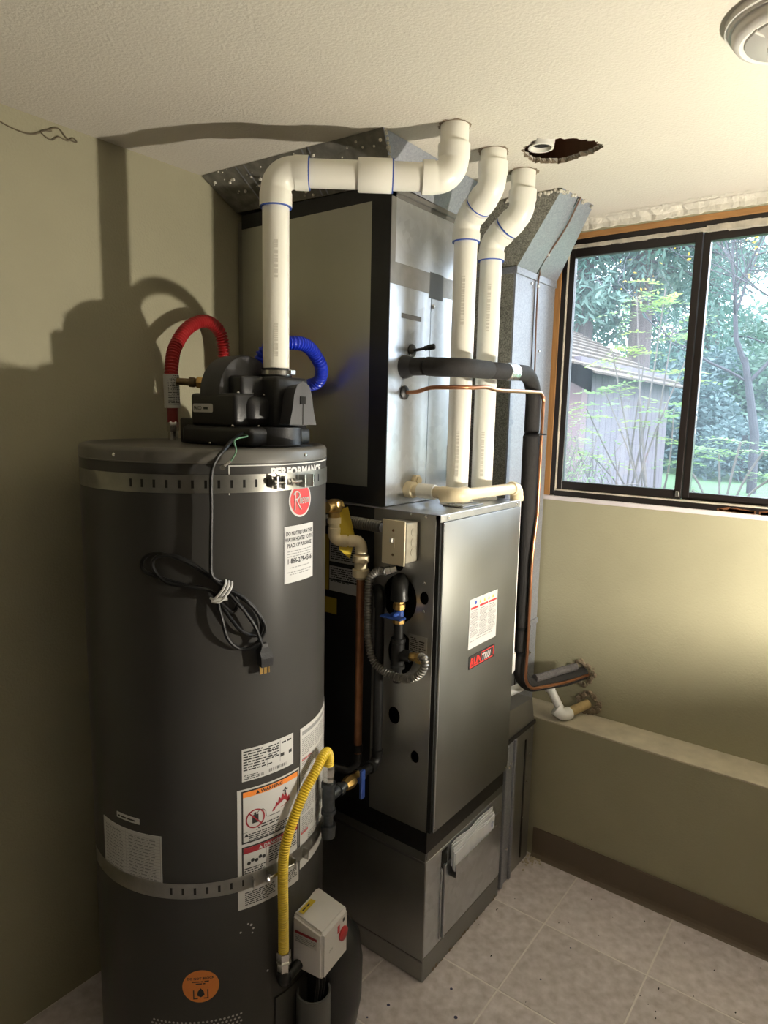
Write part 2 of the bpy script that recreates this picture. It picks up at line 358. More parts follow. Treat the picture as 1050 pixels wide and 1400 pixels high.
# floor with its tiles
fl = thing('floor', 'pale mottled square tiles with light joints covering the floor', None, (0, 0, 0), kind='structure')
b = BM(); box(b, X0-.12, 2.3, Y0-.12, YB+.12, -.06, -.0010); obj('grout_bed', b, 'grout', fl, 'pale joints between the tiles', smooth=False)
T = .3048; tx0, ty0 = 1.7887, .702; full = None
def cuts(a, lo, hi):
    k0 = math.ceil((lo-a)/T); c = [lo]; v = a+k0*T
    while v < hi-1e-6:
        if v > lo+.01: c.append(v)
        v += T
    c.append(hi); return c
for xa, xb in zip(*(lambda c: (c[:-1], c[1:]))(cuts(tx0, X0, 2.074))):
    for ya, yb in zip(*(lambda c: (c[:-1], c[1:]))(cuts(ty0, Y0, YB))):
        g = .0017; isfull = abs(xb-xa-T) < 1e-4 and abs(yb-ya-T) < 1e-4
        if isfull and full:
            o = full.copy(); COL.objects.link(o); o.parent = fl; o.location = V(((xa+xb)/2, (ya+yb)/2, full.location.z)); continue
        b = BM(); box(b, xa+g, xb-g, ya+g, yb-g, -.004, 0)
        bmesh.ops.bevel(b, geom=[e for e in b.edges if all(v.co.z > -.001 for v in e.verts)], offset=.0016, segments=1, affect='EDGES')
        o = obj('floor_tile', b, 'tile', fl, smooth=False)
        if isfull: full = o
# object-random tone so tiles differ slightly
nt = K['tile'].node_tree; bs = nt.nodes['Principled BSDF']; src = bs.inputs['Base Color'].links[0].from_socket
oi = nt.nodes.new('ShaderNodeObjectInfo'); hs = nt.nodes.new('ShaderNodeHueSaturation'); mr = nt.nodes.new('ShaderNodeMapRange')
nt.links.new(oi.outputs['Random'], mr.inputs[0]); mr.inputs[3].default_value = .93; mr.inputs[4].default_value = 1.05
nt.links.new(mr.outputs[0], hs.inputs['Value']); nt.links.new(src, hs.inputs['Color']); nt.links.new(hs.outputs[0], bs.inputs['Base Color'])

# ceiling with the torn opening
hole0 = [(1.5634, .7923), (1.5408, .7626), (1.5145, .7265), (1.5455, .6954), (1.5695, .6525), (1.6019, .6266), (1.642, .6202), (1.678, .6544), (1.6878, .6985), (1.695, .7491), (1.6747, .7795), (1.6482, .8012), (1.5956, .802)]
hole = []
rr = random.Random(3)
for i, (x, y) in enumerate(hole0):
    x2, y2 = hole0[(i+1) % len(hole0)]
    for k in range(6):
        t = k/6; j = .0055 if k else .002
        hole.append((x+(x2-x)*t+rr.uniform(-j, j), y+(y2-y)*t+rr.uniform(-j, j)))
b = BM(); slab(b, [[(X0-.12, Y0-.12), (XW+.16, Y0-.12), (XW+.16, YB+.12), (X0-.12, YB+.12)], hole[::-1]], lambda s, t: V((s, t, ZC)), (0, 0, .013))
ceil = struct('ceiling', b, 'ceiling', label='textured cream ceiling with a torn oblong hole above the pipes')
b = BM()
for i in range(len(hole)):   # ragged paper lip hanging at the hole edge
    x, y = hole[i]; x2, y2 = hole[(i+1) % len(hole)]; d = rr.uniform(.001, .009)
    cx, cy = 1.61, .715; s = rr.uniform(.965, 1.0)
    q = [(x, y, ZC + .001), (x2, y2, ZC + .001), (cx + (x2 - cx)*s, cy + (y2 - cy)*s, ZC + .012), (cx + (x - cx)*s, cy + (y - cy)*s, ZC + .006 - d*.4)]
    b.faces.new([b.verts.new(p) for p in q])
obj('torn_edge', b, 'torn', ceil, 'ragged torn plasterboard edge of the hole', smooth=False)
b = BM(); box(b, 1.44, 1.46, .45, .92, ZC+.013, ZC+.26); box(b, 1.74, 1.76, .45, .92, ZC+.013, ZC+.26); box(b, 1.46, 1.80, .43, .45, ZC+.013, ZC+.26); box(b, 1.46, 1.80, .92, .94, ZC+.013, ZC+.26); box(b, 1.44, 1.82, .43, .94, ZC+.26, ZC+.28)
obj('joist_bay', b, 'brownhole', ceil, 'dark brown timber inside the hole', smooth=False)
b = BM(); box(b, X0-.12, XW+.16, Y0-.12, YB+.12, ZC+.30, ZC+.36); obj('upper_floor', b, 'brownhole', ceil, smooth=False)
# raised crack and crumbs of paper on the ceiling above the window
b = BM()
for k in range(60):
    y = .86-.0145*k*rr.uniform(.98, 1.02); x = XW-.045+rr.uniform(-.006, .006)-(.012 if 20 < k < 30 else 0); s = rr.uniform(.004, .010)
    q = [(x-s, y, ZC-.0005), (x+s*2.2, y+.006, ZC-rr.uniform(.001, .006)), (x+s*2, y-.012, ZC-.001), (x, y-.012, ZC-rr.uniform(0, .003))]
    b.faces.new([b.verts.new(p) for p in q])
obj('ceiling_crack', b, 'plaster', ceil, 'flaking crack along the ceiling edge over the window', smooth=False)

# walls
b = BM(); box(b, X0-.12, XW+.16, YB, YB+.1, -.05, ZC+.3); struct('wall_left', b, 'wall', label='khaki painted wall behind the water heater')
K['farwall'] = mat('unseen_wall_dark_tone', (.13, .11, .085), .7, noise_amt=.2, noise_scale=6)  # dark brown given to the unseen walls to cut bounce light
b = BM(); box(b, X0 - .1, X0, Y0, YB, -.05, ZC + .3); struct('wall_back', b, 'farwall', label='unseen wall behind the camera, coloured dark to cut bounce light')
b = BM(); box(b, X0 - .12, XW + .16, Y0 - .1, Y0, -.05, ZC + .3); struct('wall_front', b, 'farwall', label='unseen wall opposite the water heater, coloured dark to cut bounce light')
WY0, WY1, WZ0, WZ1 = -1.15, .972, 1.262, 2.137     # window opening, its unseen right end widened to light the floor
b = BM(); slab(b, [[(Y0, -.05), (YB, -.05), (YB, ZC+.3), (Y0, ZC+.3)], [(WY0, WZ0), (WY0, WZ1), (WY1, WZ1), (WY1, WZ0)]], lambda s, t: V((XW, s, t)), (.13, 0, 0))
wr = struct('wall_right', b, 'wall', label='khaki painted wall holding the window')
# broken plaster rims where the line set and drain leave the wall
def rim(name, c, r, lab, n=40, seed=1):
    q = random.Random(seed); bb = BM()
    for k in range(n):
        a = 2*pi*k/n; rad = r*q.uniform(.85, 1.35); p = V((XW-q.uniform(.001, .012), c[0]+cos(a)*rad, c[1]+sin(a)*rad)); s = q.uniform(.004, .011)
        bmesh.ops.create_icosphere(bb, subdivisions=1, radius=s, matrix=Matrix.Translation(p) @ Matrix.Diagonal((.5, 1, q.uniform(.6, 1.3), 1)))
    return obj(name, bb, 'torn', wr, lab, kind='stuff')
rim('broken_plaster', (.786, .652), .034, 'crumbled plaster around the pipe hole in the wall', seed=4)
rim('broken_plaster', (.757, .553), .030, 'crumbled plaster around the drain hole above the ledge', 55, seed=5)
# low concrete ledge and base
b = BM(); box(b, 2.074, XW, Y0, YB, -.05, .505); lg = struct('wall_ledge', b, 'wall', label='low khaki stub wall with a bare ledge under the window')
b = BM(); box(b, 2.074, XW, Y0, YB, .505, .5114, .0015, 1); obj('ledge_top', b, 'ledge', lg, 'bare stained concrete top of the ledge', smooth=False)
b = BM()
P_ = [(2.074, .105), (2.070, .107), (2.0685, .103), (2.0685, .022), (2.066, .012), (2.060, .004), (2.055, 0), (2.074, 0)]
A = [[b.verts.new((x, y, z)) for x, z in P_] for y in (Y0, .875)]
for i in range(len(P_)): j = (i+1) % len(P_); b.faces.new((A[0][i], A[0][j], A[1][j], A[1][i]))
for a in A: b.faces.new(a)
struct('baseboard_right', b, 'base', label='brown vinyl cove base along the stub wall')

# window
win = thing('window_1', 'dark framed horizontal sliding window with raw wood surround', None, (XW, .3, WZ0), kind='structure')
def wpart(name, m, *bx, lab=None, bev=.001):
    bb = BM()
    for q in bx: box(bb, *q, bev, 1)
    return obj(name, bb, m, win, lab, smooth=False)
wpart('wood_jamb', 'wood', (XW+.004, XW+.12, .951, .972, WZ0, 2.137), lab='raw orange wood jamb')
wpart('wood_jamb', 'wood', (XW+.004, XW+.12, WY0, WY0+.02, WZ0, 2.137), lab='raw orange wood jamb')
wpart('wood_head', 'woodh', (XW+.002, XW+.12, WY0+.02, .951, 2.119, 2.137), lab='raw orange wood head')
wpart('sill', 'sill', (XW-.004, XW+.12, WY0, .972, WZ0-.012, WZ0+.003), lab='white painted sill', bev=.002)
fx0, fx1 = XW+.006, XW+.075
wpart('outer_frame', 'bronze', (fx0, fx1, .934, .951, 1.27, 2.119), (fx0, fx1, WY0+.02, WY0+.04, 1.27, 2.119), (fx0, fx1, WY0+.04, .934, 2.102, 2.119), (fx0, fx1, WY0+.04, .934, WZ0+.003, 1.283))
b = BM()
for k in range(46):   # torn weatherstrip pieces along the head
    y1 = .936-k*.0285; w = .0285; zz = 2.098+(.004 if y1 < .52 else 0); hh = rr.uniform(.006, .010)+(.006 if y1 < .52 else 0)
    box(b, fx0-.003, fx0+.02, y1-w, y1, zz-hh, zz+rr.uniform(.002, .004))
obj('weatherstrip', b, 'weather', win, 'torn pale weatherstrip under the head', smooth=False)
wpart('weatherstrip', 'weather', (fx0-.002, fx0+.02, WY0+.04, .9335, 1.2835, 1.289), lab='pale weatherstrip along the sill track')
wpart('weatherstrip', 'weather', (fx0-.002, fx0+.02, .9295, .9335, 1.289, 2.09), lab='pale weatherstrip up the jamb')
def sash(name, ya, yb, za, zb, xa, xb, w, wl, wr_):
    s = wpart(name, 'bronze', (xa, xb, ya, ya+wl, za, zb), (xa, xb, yb-wr_, yb, za, zb), (xa, xb, ya+wl, yb-wr_, za, za+w), (xa, xb, ya+wl, yb-wr_, zb-w, zb))
    bb = BM(); box(bb, (xa+xb)/2-.002, (xa+xb)/2+.002, ya+wl, yb-wr_, za+w, zb-w)
    obj('pane', bb, 'glass', s, 'dusty glass pane', smooth=False); return s
sash('sliding_sash', .519, .929, 1.290, 2.090, XW+.012, XW+.034, .027, .020, .019)
sash('fixed_sash', WY0+.04, .518, 1.288, 2.090, XW+.024, XW+.050, .024, .022, .02)
wpart('latch', 'zinc', (XW+.004, XW+.013, .523, .534, 1.297, 1.315), lab='small bright latch screw')
b = BM()
for k in range(26):
    y = .40-rr.random()*.35; s = rr.uniform(.004, .012)
    box(b, XW+.004, XW+.03, y-s*1.6, y+s*1.6, 1.2655, 1.2655+s*.9, rot=(rr.uniform(-.4, .4), 'X'))
obj('rotted_wood', b, 'oldcopper', win, 'splintered rotted wood on the sill track', smooth=False, kind='stuff')

# rough drywall lip above the window head
b = BM()
n = 90; rows = []
for i in range(n+1):
    y = .94-i*(.94+.42)/n; q = rr.uniform(-.003, .003)
    rows.append([b.verts.new(p) for p in ((XW-.022+rr.uniform(-.004, .004), y, ZC-.001), (XW-.006+q, y, 2.156+q), (XW-.003+q, y, 2.142+rr.uniform(-.002, .003)), (XW+.012, y, 2.137))])
for a, c in zip(rows, rows[1:]):
    for k in range(3): b.faces.new((a[k], c[k], c[k+1], a[k+1]))
struct('trim_1', b, 'plaster', label='rough broken plaster strip between ceiling and window head')

# ================================================================== WATER HEATER
HC = (.979, 1.25); HR = .27
wh = thing('water_heater', 'tall dark grey tank water heater strapped beside the furnace', 'water heater', (*HC, 0))
b = BM(); prof(b, (*HC, 0), (0, 0, 1), [(.0, HR-.012), (.02, HR-.012), (.021, HR), (1.4325, HR), (1.433, HR-.004)], 96)
obj('tank_jacket', b, 'heater', wh)
b = BM(); prof(b, (*HC, 0), (0, 0, 1), [(1.432, HR+.0002), (1.4325, HR+.0016), (1.434, HR+.0016), (1.4345, HR+.0008), (1.452, HR+.0008), (1.458, HR-.003), (1.4605, HR-.010), (1.4605, HR-.02), (1.456, HR-.024), (1.4555, .0)], 96)
obj('lid', b, 'lid', wh, 'dusty grey lid', angle=50)
def hp(ang, z, dr=0): a = R(ang); return V((HC[0]+(HR+dr)*cos(a), HC[1]+(HR+dr)*sin(a), z))
def hn(ang): return V((cos(R(ang)), sin(R(ang)), 0))
for a in (-168.3, -81.2, 120):
    b = BM(); prof(b, hp(a, 1.445, .0005), hn(a), [(0, .004), (.0015, .004), (.003, .0025)], 10); obj('lid_screw', b, 'zinc', wh, 'bright screw in the lid rim')
def hmap(a0, z0, lift=.0004): return cylmap(HC, HR+lift, R(a0), z0)
W_ = lambda a0, a1: R(a1-a0)*HR
# maker's panel with lettering
mp = hmap(-120, 1.4015)
b = BM(); w = W_(-120, -20); t = .0022
for q in ((0, .0255, w, .0255+t), (0, -.03, t, .0255)): plate(b, mp, *q, .0005, n=24 if q[2] > .1 else 1)
text(b, mp, 'PERFORMANCE', W_(-120, -101.5), .0035, .0235, sx=1.02, bold=.0011)
obj('maker_lettering', b, 'silverink', wh, 'silver PERFORMANCE lettering with a thin border line')
mp = hmap(-84.2, 1.352)
bd = BM(); disc(bd, mp, 0, 0, .0365, .0004, 40); badge = obj('round_badge', bd, 'white', wh, 'round red badge with white script')
bd = BM(); disc(bd, mp, 0, 0, .0325, .0008, 40); obj('badge_field', bd, 'redink', badge, 'red field')
# the badge script, drawn as pen strokes: a tall initial and four small letters
bd = BM()
def stroke(points, width):
    tube(bd, smoothpath([mp(s, t, .0012) for s, t in points], 5), width, 6)
stroke([(-.0205, -.020), (-.0195, .002), (-.0185, .016)], .0017)
stroke([(-.0240, .012), (-.0170, .018), (-.0080, .016), (-.0060, .009), (-.0110, .003), (-.0185, .001)], .0017)
stroke([(-.0150, .001), (-.0085, -.010), (-.0010, -.020)], .0017)
stroke([(-.0030, .012), (-.0035, .001), (-.0040, -.008)], .0011)
stroke([(-.0038, -.002), (-.0012, .003), (.0010, .001), (.0008, -.008)], .0011)
for off in (0, .0082):
    stroke([(.0034 + off, -.0025), (.0086 + off, -.0015), (.0080 + off, .003), (.0048 + off, .003), (.0034 + off, -.0025), (.0052 + off, -.0078), (.0088 + off, -.006)], .0010)
stroke([(.0200, .003), (.0198, -.008)], .0010)
stroke([(.0199, -.001), (.0220, .003), (.0238, .001), (.0236, -.008)], .0010)
stroke([(.0237, -.001), (.0258, .003), (.0275, .001), (.0274, -.008)], .0010)
obj('badge_lettering', bd, 'white', badge, 'white script lettering')
rl = random.Random(11)
# return notice
w = W_(-94.5, -74.3); mp = hmap(-94.5, 1.1785)
b = BM(); plate(b, mp, 0, 0, w, .1205, n=8); lab = obj('return_notice', b, 'white', wh, 'white paper notice with a telephone number')
b = BM(); c = w/2
b = BM(); c = w/2
for i, s in enumerate(('DO NOT RETURN THIS', 'WATER HEATER TO THE', 'PLACE OF PURCHASE')):
    text(b, mp, s, c, .1012 - i*.0128, .0112, .0009, 'CENTER', sx=.74, bold=.00035)
text(b, mp, '1-866-279-4566', c, .0415, .0150, .0009, 'CENTER', sx=.84, bold=.0005)
obj('lettering', b, 'ink', lab)
b = BM()
for t in (.066, .0605, .055): lines(b, mp, .008, w-.008, t, .0032, rl, .0008)
for t in (.031, .0215, .0165): lines(b, mp, .006+.008*(t != .0215), w-.006-.008*(t != .0215), t, .0032, rl, .0008)
obj('small_print', b, 'grayink', lab)
# rating plate
w = W_(-115.7, -89); mp = hmap(-115.7, .770)
b = BM(); plate(b, mp, 0, 0, w, .0715, n=8); lab = obj('rating_label', b, 'white', wh, 'white rating label with a bar code')
b = BM()
for i in range(8): lines(b, mp, .003, w*(.40+.14*(i % 3)), .064-i*.0058, .0045, rl, .0009)
for i in range(5): lines(b, mp, w*.47, w*.68, .062-i*.0058, .004, rl, .0009)
for k in range(34):
    if rl.random() < .62: rect(b, mp, w*.46+k*.0014, .006, w*.46+k*.0014+.0009, .013, .0009)
rect(b, mp, w*.71, .03, w*.96, .0375, .0009); rect(b, mp, w*.70, .020, w*.705, .069, .0009); rect(b, mp, w*.44, .019, w*.445, .040, .0009)
for k in range(12): rect(b, mp, w*.33+(k % 4)*.0017, .004+(k//4)*.0022, w*.33+(k % 4)*.0017+.0012, .0055+(k//4)*.0022, .0009)
lines(b, mp, w*.74, w*.95, .059, .006, rl, .0009)
for i in range(3): lines(b, mp, .004, w*.3, .012-i*.004, .003, rl, .0009)
obj('small_print', b, 'ink', lab)
# big warning sheet
w = W_(-118, -85); mp = hmap(-118, .478)
b = BM(); plate(b, mp, 0, 0, w, .2745, n=10); warn = obj('warning_sheet', b, 'white', wh, 'white safety sheet with pictograms and orange and red headings')
b = BM(); f = .009; u = w-.002
def border(bb, s0, t0, s1, t1, th, h=.0008):
    for q in ((s0, t0, s0+th, t1), (s1-th, t0, s1, t1), (s0+th, t0, s1-th, t0+th), (s0+th, t1-th, s1-th, t1)): rect(bb, mp, *q, h, n=8 if q[2]-q[0] > .05 else 1)
border(b, f, .151, u, .271, .0035); border(b, f, .050, u, .144, .0035)
# gas can pictogram, flames with figure, text blocks
rect(b, mp, .032, .193, .046, .212, .0011); rect(b, mp, .036, .212, .041, .217, .0011)
tube(b, [mp(s, t, .0012) for s, t in ((.043, .214), (.048, .219), (.057, .219), (.063, .212), (.064, .200), (.070, .197), (.098, .197))], .0006, 6)
disc(b, mp, .113, .244, .003, .0011, 12); rect(b, mp, .111, .229, .115, .240, .0011); rect(b, mp, .106, .240, .111, .2425, .0011); rect(b, mp, .115, .240, .121, .2425, .0011)
lines(b, mp, .05, .10, .184, .0045, rl, .001); lines(b, mp, .045, .095, .178, .0045, rl, .001); rect(b, mp, f+.003, .1755, .05, .1762, .001)
para(b, mp, .024, u-.006, .172, 4, .0046, rl, h=.001)
b.faces.new([b.verts.new(mp(*q, .001)) for q in ((.014, .166), (.024, .166), (.019, .174))])
for k in range(5): disc(b, mp, .024+k*.0085, .104+.004*(k % 2)+(k*.0012), .0042, .0011, 10)
rect(b, mp, .064, .083, .0646, .136, .001)
para(b, mp, .07, u-.005, .124, 7, .0052, rl, h=.001); para(b, mp, f+.005, .062, .094, 5, .005, rl, h=.001)
para(b, mp, f+.006, w*.55, .038, 7, .0046, rl, h=.001); para(b, mp, w*.6, u-.004, .038, 6, .0046, rl, h=.001)
obj('small_print', b, 'ink', warn, 'black borders, pictograms and print')
b = BM(); rect(b, mp, f + .0035, .256, u - .0035, .2675, .0010, n=8); obj('heading_bar', b, 'orange', warn, 'orange heading bar')
b = BM(); rect(b, mp, f, .0455, w*.6, .049, .001, n=4); obj('footer_bar', b, 'orange', warn, 'thin orange bar')
b = BM(); rect(b, mp, f+.0035, .1275, u-.0035, .1405, .0010, n=8); obj('heading_bar', b, 'darkred', warn, 'dark red heading bar')
b = BM(); text(b, mp, 'WARNING', .052, .2580, .0105, .0014, sx=1.05, bold=.0003)
b.faces.new([b.verts.new(mp(*q, .0014)) for q in ((.040, .2583), (.049, .2583), (.0445, .2662))]); obj('heading_lettering', b, 'ink', warn, 'black WARNING heading')
b = BM(); text(b, mp, 'DANGER', .058, .1297, .0105, .0014, sx=1.05, bold=.0003)
b.faces.new([b.verts.new(mp(*q, .0014)) for q in ((.046, .130), (.055, .130), (.0505, .138))]); obj('heading_lettering', b, 'white', warn, 'white DANGER heading')
b = BM(); disc(b, mp, .039, .203, .0215, .0013, 32, .0185)
vs = [b.verts.new(mp(*q, .0014)) for q in ((.0245, .2165), (.0265, .2185), (.0535, .1895), (.0515, .1875))]; b.faces.new(vs)
fl_ = [(.078, .204), (.083, .213), (.086, .211), (.089, .222), (.093, .218), (.097, .231), (.101, .225), (.106, .236), (.110, .228), (.116, .233), (.119, .222), (.124, .226), (.126, .212), (.110, .206)]
b.faces.new([b.verts.new(mp(*q, .0010)) for q in fl_]); obj('pictogram', b, 'darkred', warn, 'red prohibition ring and flames')
# long instruction sheet wrapping right
mp = hmap(-84, .500); w = W_(-84, -45)
b = BM(); vs = []
plate(b, mp, 0, 0, w, .340, n=12); ins = obj('instruction_sheet', b, 'white', wh, 'tall white sheet of fine print wrapping round the tank edge')
b = BM(); rect(b, mp, .006, .322, w*.8, .331, .0009, n=8)
for cidx in range(3):
    s0 = .006+cidx*.058
    for blk in range(5): para(b, mp, s0, s0+.052, .314-blk*.047, 9, .0047, rl, h=.0009)
para(b, mp, .03, w*.9, .075, 6, .005, rl, h=.0009); obj('small_print', b, 'grayink', ins)
b = BM(); rect(b, mp, .004, .083, .03, .089, .001); rect(b, mp, .008, .030, .024, .036, .001); lines(b, mp, .006, .05, .262, .004, rl, .001); obj('red_print', b, 'redink', ins, 'red print')
# parts table left
w = W_(-186.4, -150.9); mp = hmap(-186.4, .548)
b = BM(); plate(b, mp, 0, -.016, w, .114, n=10); pt_ = obj('parts_table', b, 'white', wh, 'white printed table sheet on the left of the tank')
b = BM()
for i in range(17): rect(b, mp, .003, -.012+i*.0073, w-.003, -.0114+i*.0073, .0009, n=8)
for s in (.003, w*.47, w-.0035): rect(b, mp, s, -.012, s+.0006, .111, .0009)
for i in range(16): lines(b, mp, .01, w*.42, -.0095+i*.0073, .004, rl, .0009); lines(b, mp, w*.52, w*.92, -.0095+i*.0073, .004, rl, .0009)
obj('small_print', b, 'grayink', pt_)
w = W_(-175, -161.5); mp = hmap(-175, .680)
b = BM(); plate(b, mp, 0, 0, w, .0125, n=3, rad=0); st = obj('small_sticker', b, 'white', wh, 'tiny white sticker above the printed table')
b = BM(); lines(b, mp, .004, w-.004, .004, .006, rl, .0009); obj('small_print', b, 'ink', st)
# orange round sticker
mp = hmap(-135, .3165)
b = BM(); disc(b, mp, 0, 0, .0385, .0004, 48); os_ = obj('orange_sticker', b, 'orange', wh, 'round orange do-not-block sticker near the bottom')
b = BM(); text(b, mp, 'DO NOT BLOCK', 0, .0165, .0075, .0008, 'CENTER', bold=.0002); lines(b, mp, -.018, .018, .010, .004, rl, .0008); lines(b, mp, -.010, .010, .005, .004, rl, .0008)
for q in ((-.016, -.030, .016, -.0275), (-.016, -.0275, -.0135, -.008), (.0135, -.0275, .016, -.008)): rect(b, mp, *q, .0008)
b.faces.new([b.verts.new(mp(*q, .0008)) for q in ((-.008, -.021), (-.006, -.012), (0, -.004), (.006, -.012), (.008, -.021), (0, -.026))]); obj('small_print', b, 'ink', os_)
# intake grille low on the jacket
b = BM()
for i in range(22):
    for j in range(10):
        mp2 = hmap(-158+i*1.9+(j % 2)*.95, .150+j*.0088); disc(b, mp2, 0, 0, .0028, .0006, 6)
obj('intake_grille', b, 'strap', wh, 'perforated metal intake grille', kind='stuff')
# burner access skirt
b = BM(); mp2 = hmap(-100, .02)
plate(b, mp2, 0, 0, W_(-100, -50), .205, .004, n=10); obj('burner_door', b, 'heater', wh, 'dark access cover low on the tank')
# paint chips
b = BM()
for (a, z, s) in ((-112, .435, .003), (-113.5, .440, .002), (-111, .425, .0025), (-117, .425, .0025), (-111.5, .415, .002), (-104, .305, .0028), (-83, .325, .002), (-83, .345, .0022), (-83.2, .312, .0018)):
    mp2 = hmap(a, z); disc(b, mp2, 0, 0, s, .0003, 6)
obj('paint_chips', b, 'white', wh, 'small pale scuffs on the grey jacket', smooth=False, kind='stuff')

# earthquake straps: rings with punched slots
def strap(name, z0, h, aslots, plain, label, brackets, dirn):
    st = thing(name, label, 'strap', (*HC, z0))
    bb = BM(); step = 1.0; rs = HR+.002; cuts_ = []
    a = plain[0]; ang = [a]
    marks = sorted([s-.55 for s in aslots]+[s+.55 for s in aslots])
    while a < plain[1]:
        a += step; ang.append(a)
    ang = sorted(set([round(x, 3) for x in ang if all(abs(x-m) > .4 for m in marks)]+[round(m, 3) for m in marks]))
    zz = [z0, z0+h*.28, z0+h*.72, z0+h]
    vv = [[bb.verts.new((HC[0]+rs*cos(R(x)), HC[1]+rs*sin(R(x)), z)) for z in zz] for x in ang]
    for i in range(len(ang)-1):
        mid = (ang[i]+ang[i+1])/2
        for k in range(3):
            if k == 1 and any(abs(mid-s) < .5 for s in aslots): continue
            bb.faces.new((vv[i][k], vv[i+1][k], vv[i+1][k+1], vv[i][k+1]))
    bmesh.ops.solidify(bb, geom=bb.faces, thickness=-.0012)
    obj('slotted_band', bb, 'strap', st)
    for (ang_, kind) in brackets:
        t = V((-sin(R(ang_)), cos(R(ang_)), 0)); nn = hn(ang_); c = hp(ang_, z0+h*.5, .004); bb = BM()
        if kind == 'tab':
            vs = []
            for s in (-1, 1):
                for (x, o_) in ((0, 0), (0, .017), (.002*dirn, .017), (.002*dirn, 0)): vs.append(bb.verts.new(c+t*x+nn*o_+V((0, 0, s*h*.36))))
            for q in ((0, 1, 2, 3), (7, 6, 5, 4), (0, 4, 5, 1), (1, 5, 6, 2), (2, 6, 7, 3), (3, 7, 4, 0)): bb.faces.new([vs[i] for i in q])
            obj('bracket_tab', bb, 'zinc', st)
        elif kind == 'bolt':
            p = c+nn*.010; cyl(bb, p-t*.030, p+t*.036, .0032, n=10); hexnut(bb, p-t*.002, t, .006, .0065); hexnut(bb, p+t*.006, t, .005, .0075); hexnut(bb, p-t*.036, t, .006, .0068)
            obj('tension_bolt', bb, 'zinc', st)
    return st
s1 = [-160+5.15*i for i in range(13)]+[-79, -74, -69]
strap('earthquake_strap', 1.3755, .0355, s1, (-200, 20), 'upper galvanised slotted strap round the heater just below its lid', [(-97, 'tab'), (-95, 'bolt'), (-86.5, 'tab'), (-101, 'tab'), (-81, 'tab')], 1)
s2 = [-147+5.2*i for i in range(7)]+[-74, -68]
strap('earthquake_strap', .5235, .0345, s2, (-200, 20), 'lower galvanised slotted strap round the heater crossing the safety sheet', [(-112, 'tab'), (-105, 'tab'), (-99, 'bolt'), (-91, 'tab'), (-83, 'tab')], 1)

# ------------------------------------------------------------------ blower on the lid
LZ = 1.4565
bl = thing('power_vent_blower', 'black plastic draft blower standing on the heater lid', 'blower', (1.05, 1.19, LZ))
b = BM(); box(b, .965, 1.155, 1.09, 1.33, LZ, 1.4995, .012, 3); prof(b, (1.065, 1.12, LZ), (0, 0, 1), [(0, .062), (.043, .060)], 32); obj('base_housing', b, 'black', bl)
b = BM(); prof(b, (1.075, 1.125, LZ), (0, 0, 1), [(0, .083), (.004, .083), (.005, .079)], 40); obj('base_flange', b, 'black', bl)
b = BM(); box(b, .985, 1.02, 1.29, 1.362, LZ, 1.515, .005, 2); obj('wiring_block', b, 'black', bl)
b = BM(); box(b, .970, 1.03, 1.143, 1.30, 1.4985, 1.572, .009, 3); mc = obj('motor_cover', b, 'black', bl)
b = BM(); box(b, 1.0, 1.075, 1.128, 1.25, 1.4995, 1.568, .022, 4); obj('motor_end_cover', b, 'black', bl)
mp = planemap((.9697, 1.262, 1.5385), (0, -1, 0), (0, 0, 1), (-1, 0, 0))
b = BM(); plate(b, mp, -.026, -.0095, .044, .0095, .0008, rad=.004); bg = obj('maker_badge', b, 'white', mc, 'small white badge with a dark rim')
b = BM(); text(b, mp, 'FASCO', -.022, -.0035, .0105, .0012, sx=.85, bold=.0003); lines(b, mp, .012, .041, -.003, .009, rl, .0011); obj('badge_print', b, 'ink', bg)
# volute: half-round scroll, axis along y
b = BM(); ring = []
pro = [(1.056+.086*cos(R(a)), 1.574+.086*sin(R(a))) for a in range(-20, 201, 10)]
for y, s in ((1.262, .93), (1.268, .98), (1.262, 1.0), (1.206, 1.0), (1.198, .97), (1.195, .90)): ring.append([b.verts.new((1.056+(x-1.056)*s, y if y != 1.268 else 1.266, 1.574+(z-1.574)*s)) for x, z in pro])
ring = ring[0:1]+ring[2:]
for A, B in zip(ring, ring[1:]):
    for k in range(len(A)-1): b.faces.new((A[k], A[k+1], B[k+1], B[k]))
b.faces.new(ring[0]); b.faces.new(ring[-1])
for A, B in zip(ring, ring[1:]): b.faces.new((A[0], B[0], B[-1], A[-1]))
obj('volute_housing', b, 'greyplastic', bl, 'domed scroll of the blower', angle=45)
b = BM(); box(b, .995, 1.10, 1.150, 1.20, 1.55, 1.612, .009, 3); obj('scroll_cover', b, 'black', bl)
b = BM(); box(b, 1.055, 1.160, 1.105, 1.21, 1.495, 1.612, .010, 3); obj('outlet_box', b, 'black', bl)
# flared end cover
b = BM(); A = []
sh = [(-.030, 0), (-.0275, .03), (-.0225, .066), (-.015, .086), (0, .095), (.015, .086), (.0225, .066), (.0275, .03), (.030, 0)]
ax = V((-.25, -.968, 0)).normalized(); sd = V((.968, -.25, 0)).normalized()
cover_base = V((1.103, 1.127, 1.506))
for d, s in ((0, .9), (.07, .95), (.076, 1.0), (.080, 1.0)):
    A.append([b.verts.new(cover_base + ax*d + sd*(x*s*(1.15 if z < .02 else 1)) + V((0, 0, z*s))) for x, z in sh])
for P, Q in zip(A, A[1:]):
    for k in range(len(P)): b.faces.new((P[k], P[(k+1) % len(P)], Q[(k+1) % len(P)], Q[k]))
b.faces.new(A[0]); b.faces.new(A[-1]); fc = obj('end_cover', b, 'greyplastic', bl, 'scuffed flared end cover')
o3 = cover_base + ax*.0801
mp = planemap(o3, sd, (0, 0, 1), ax)
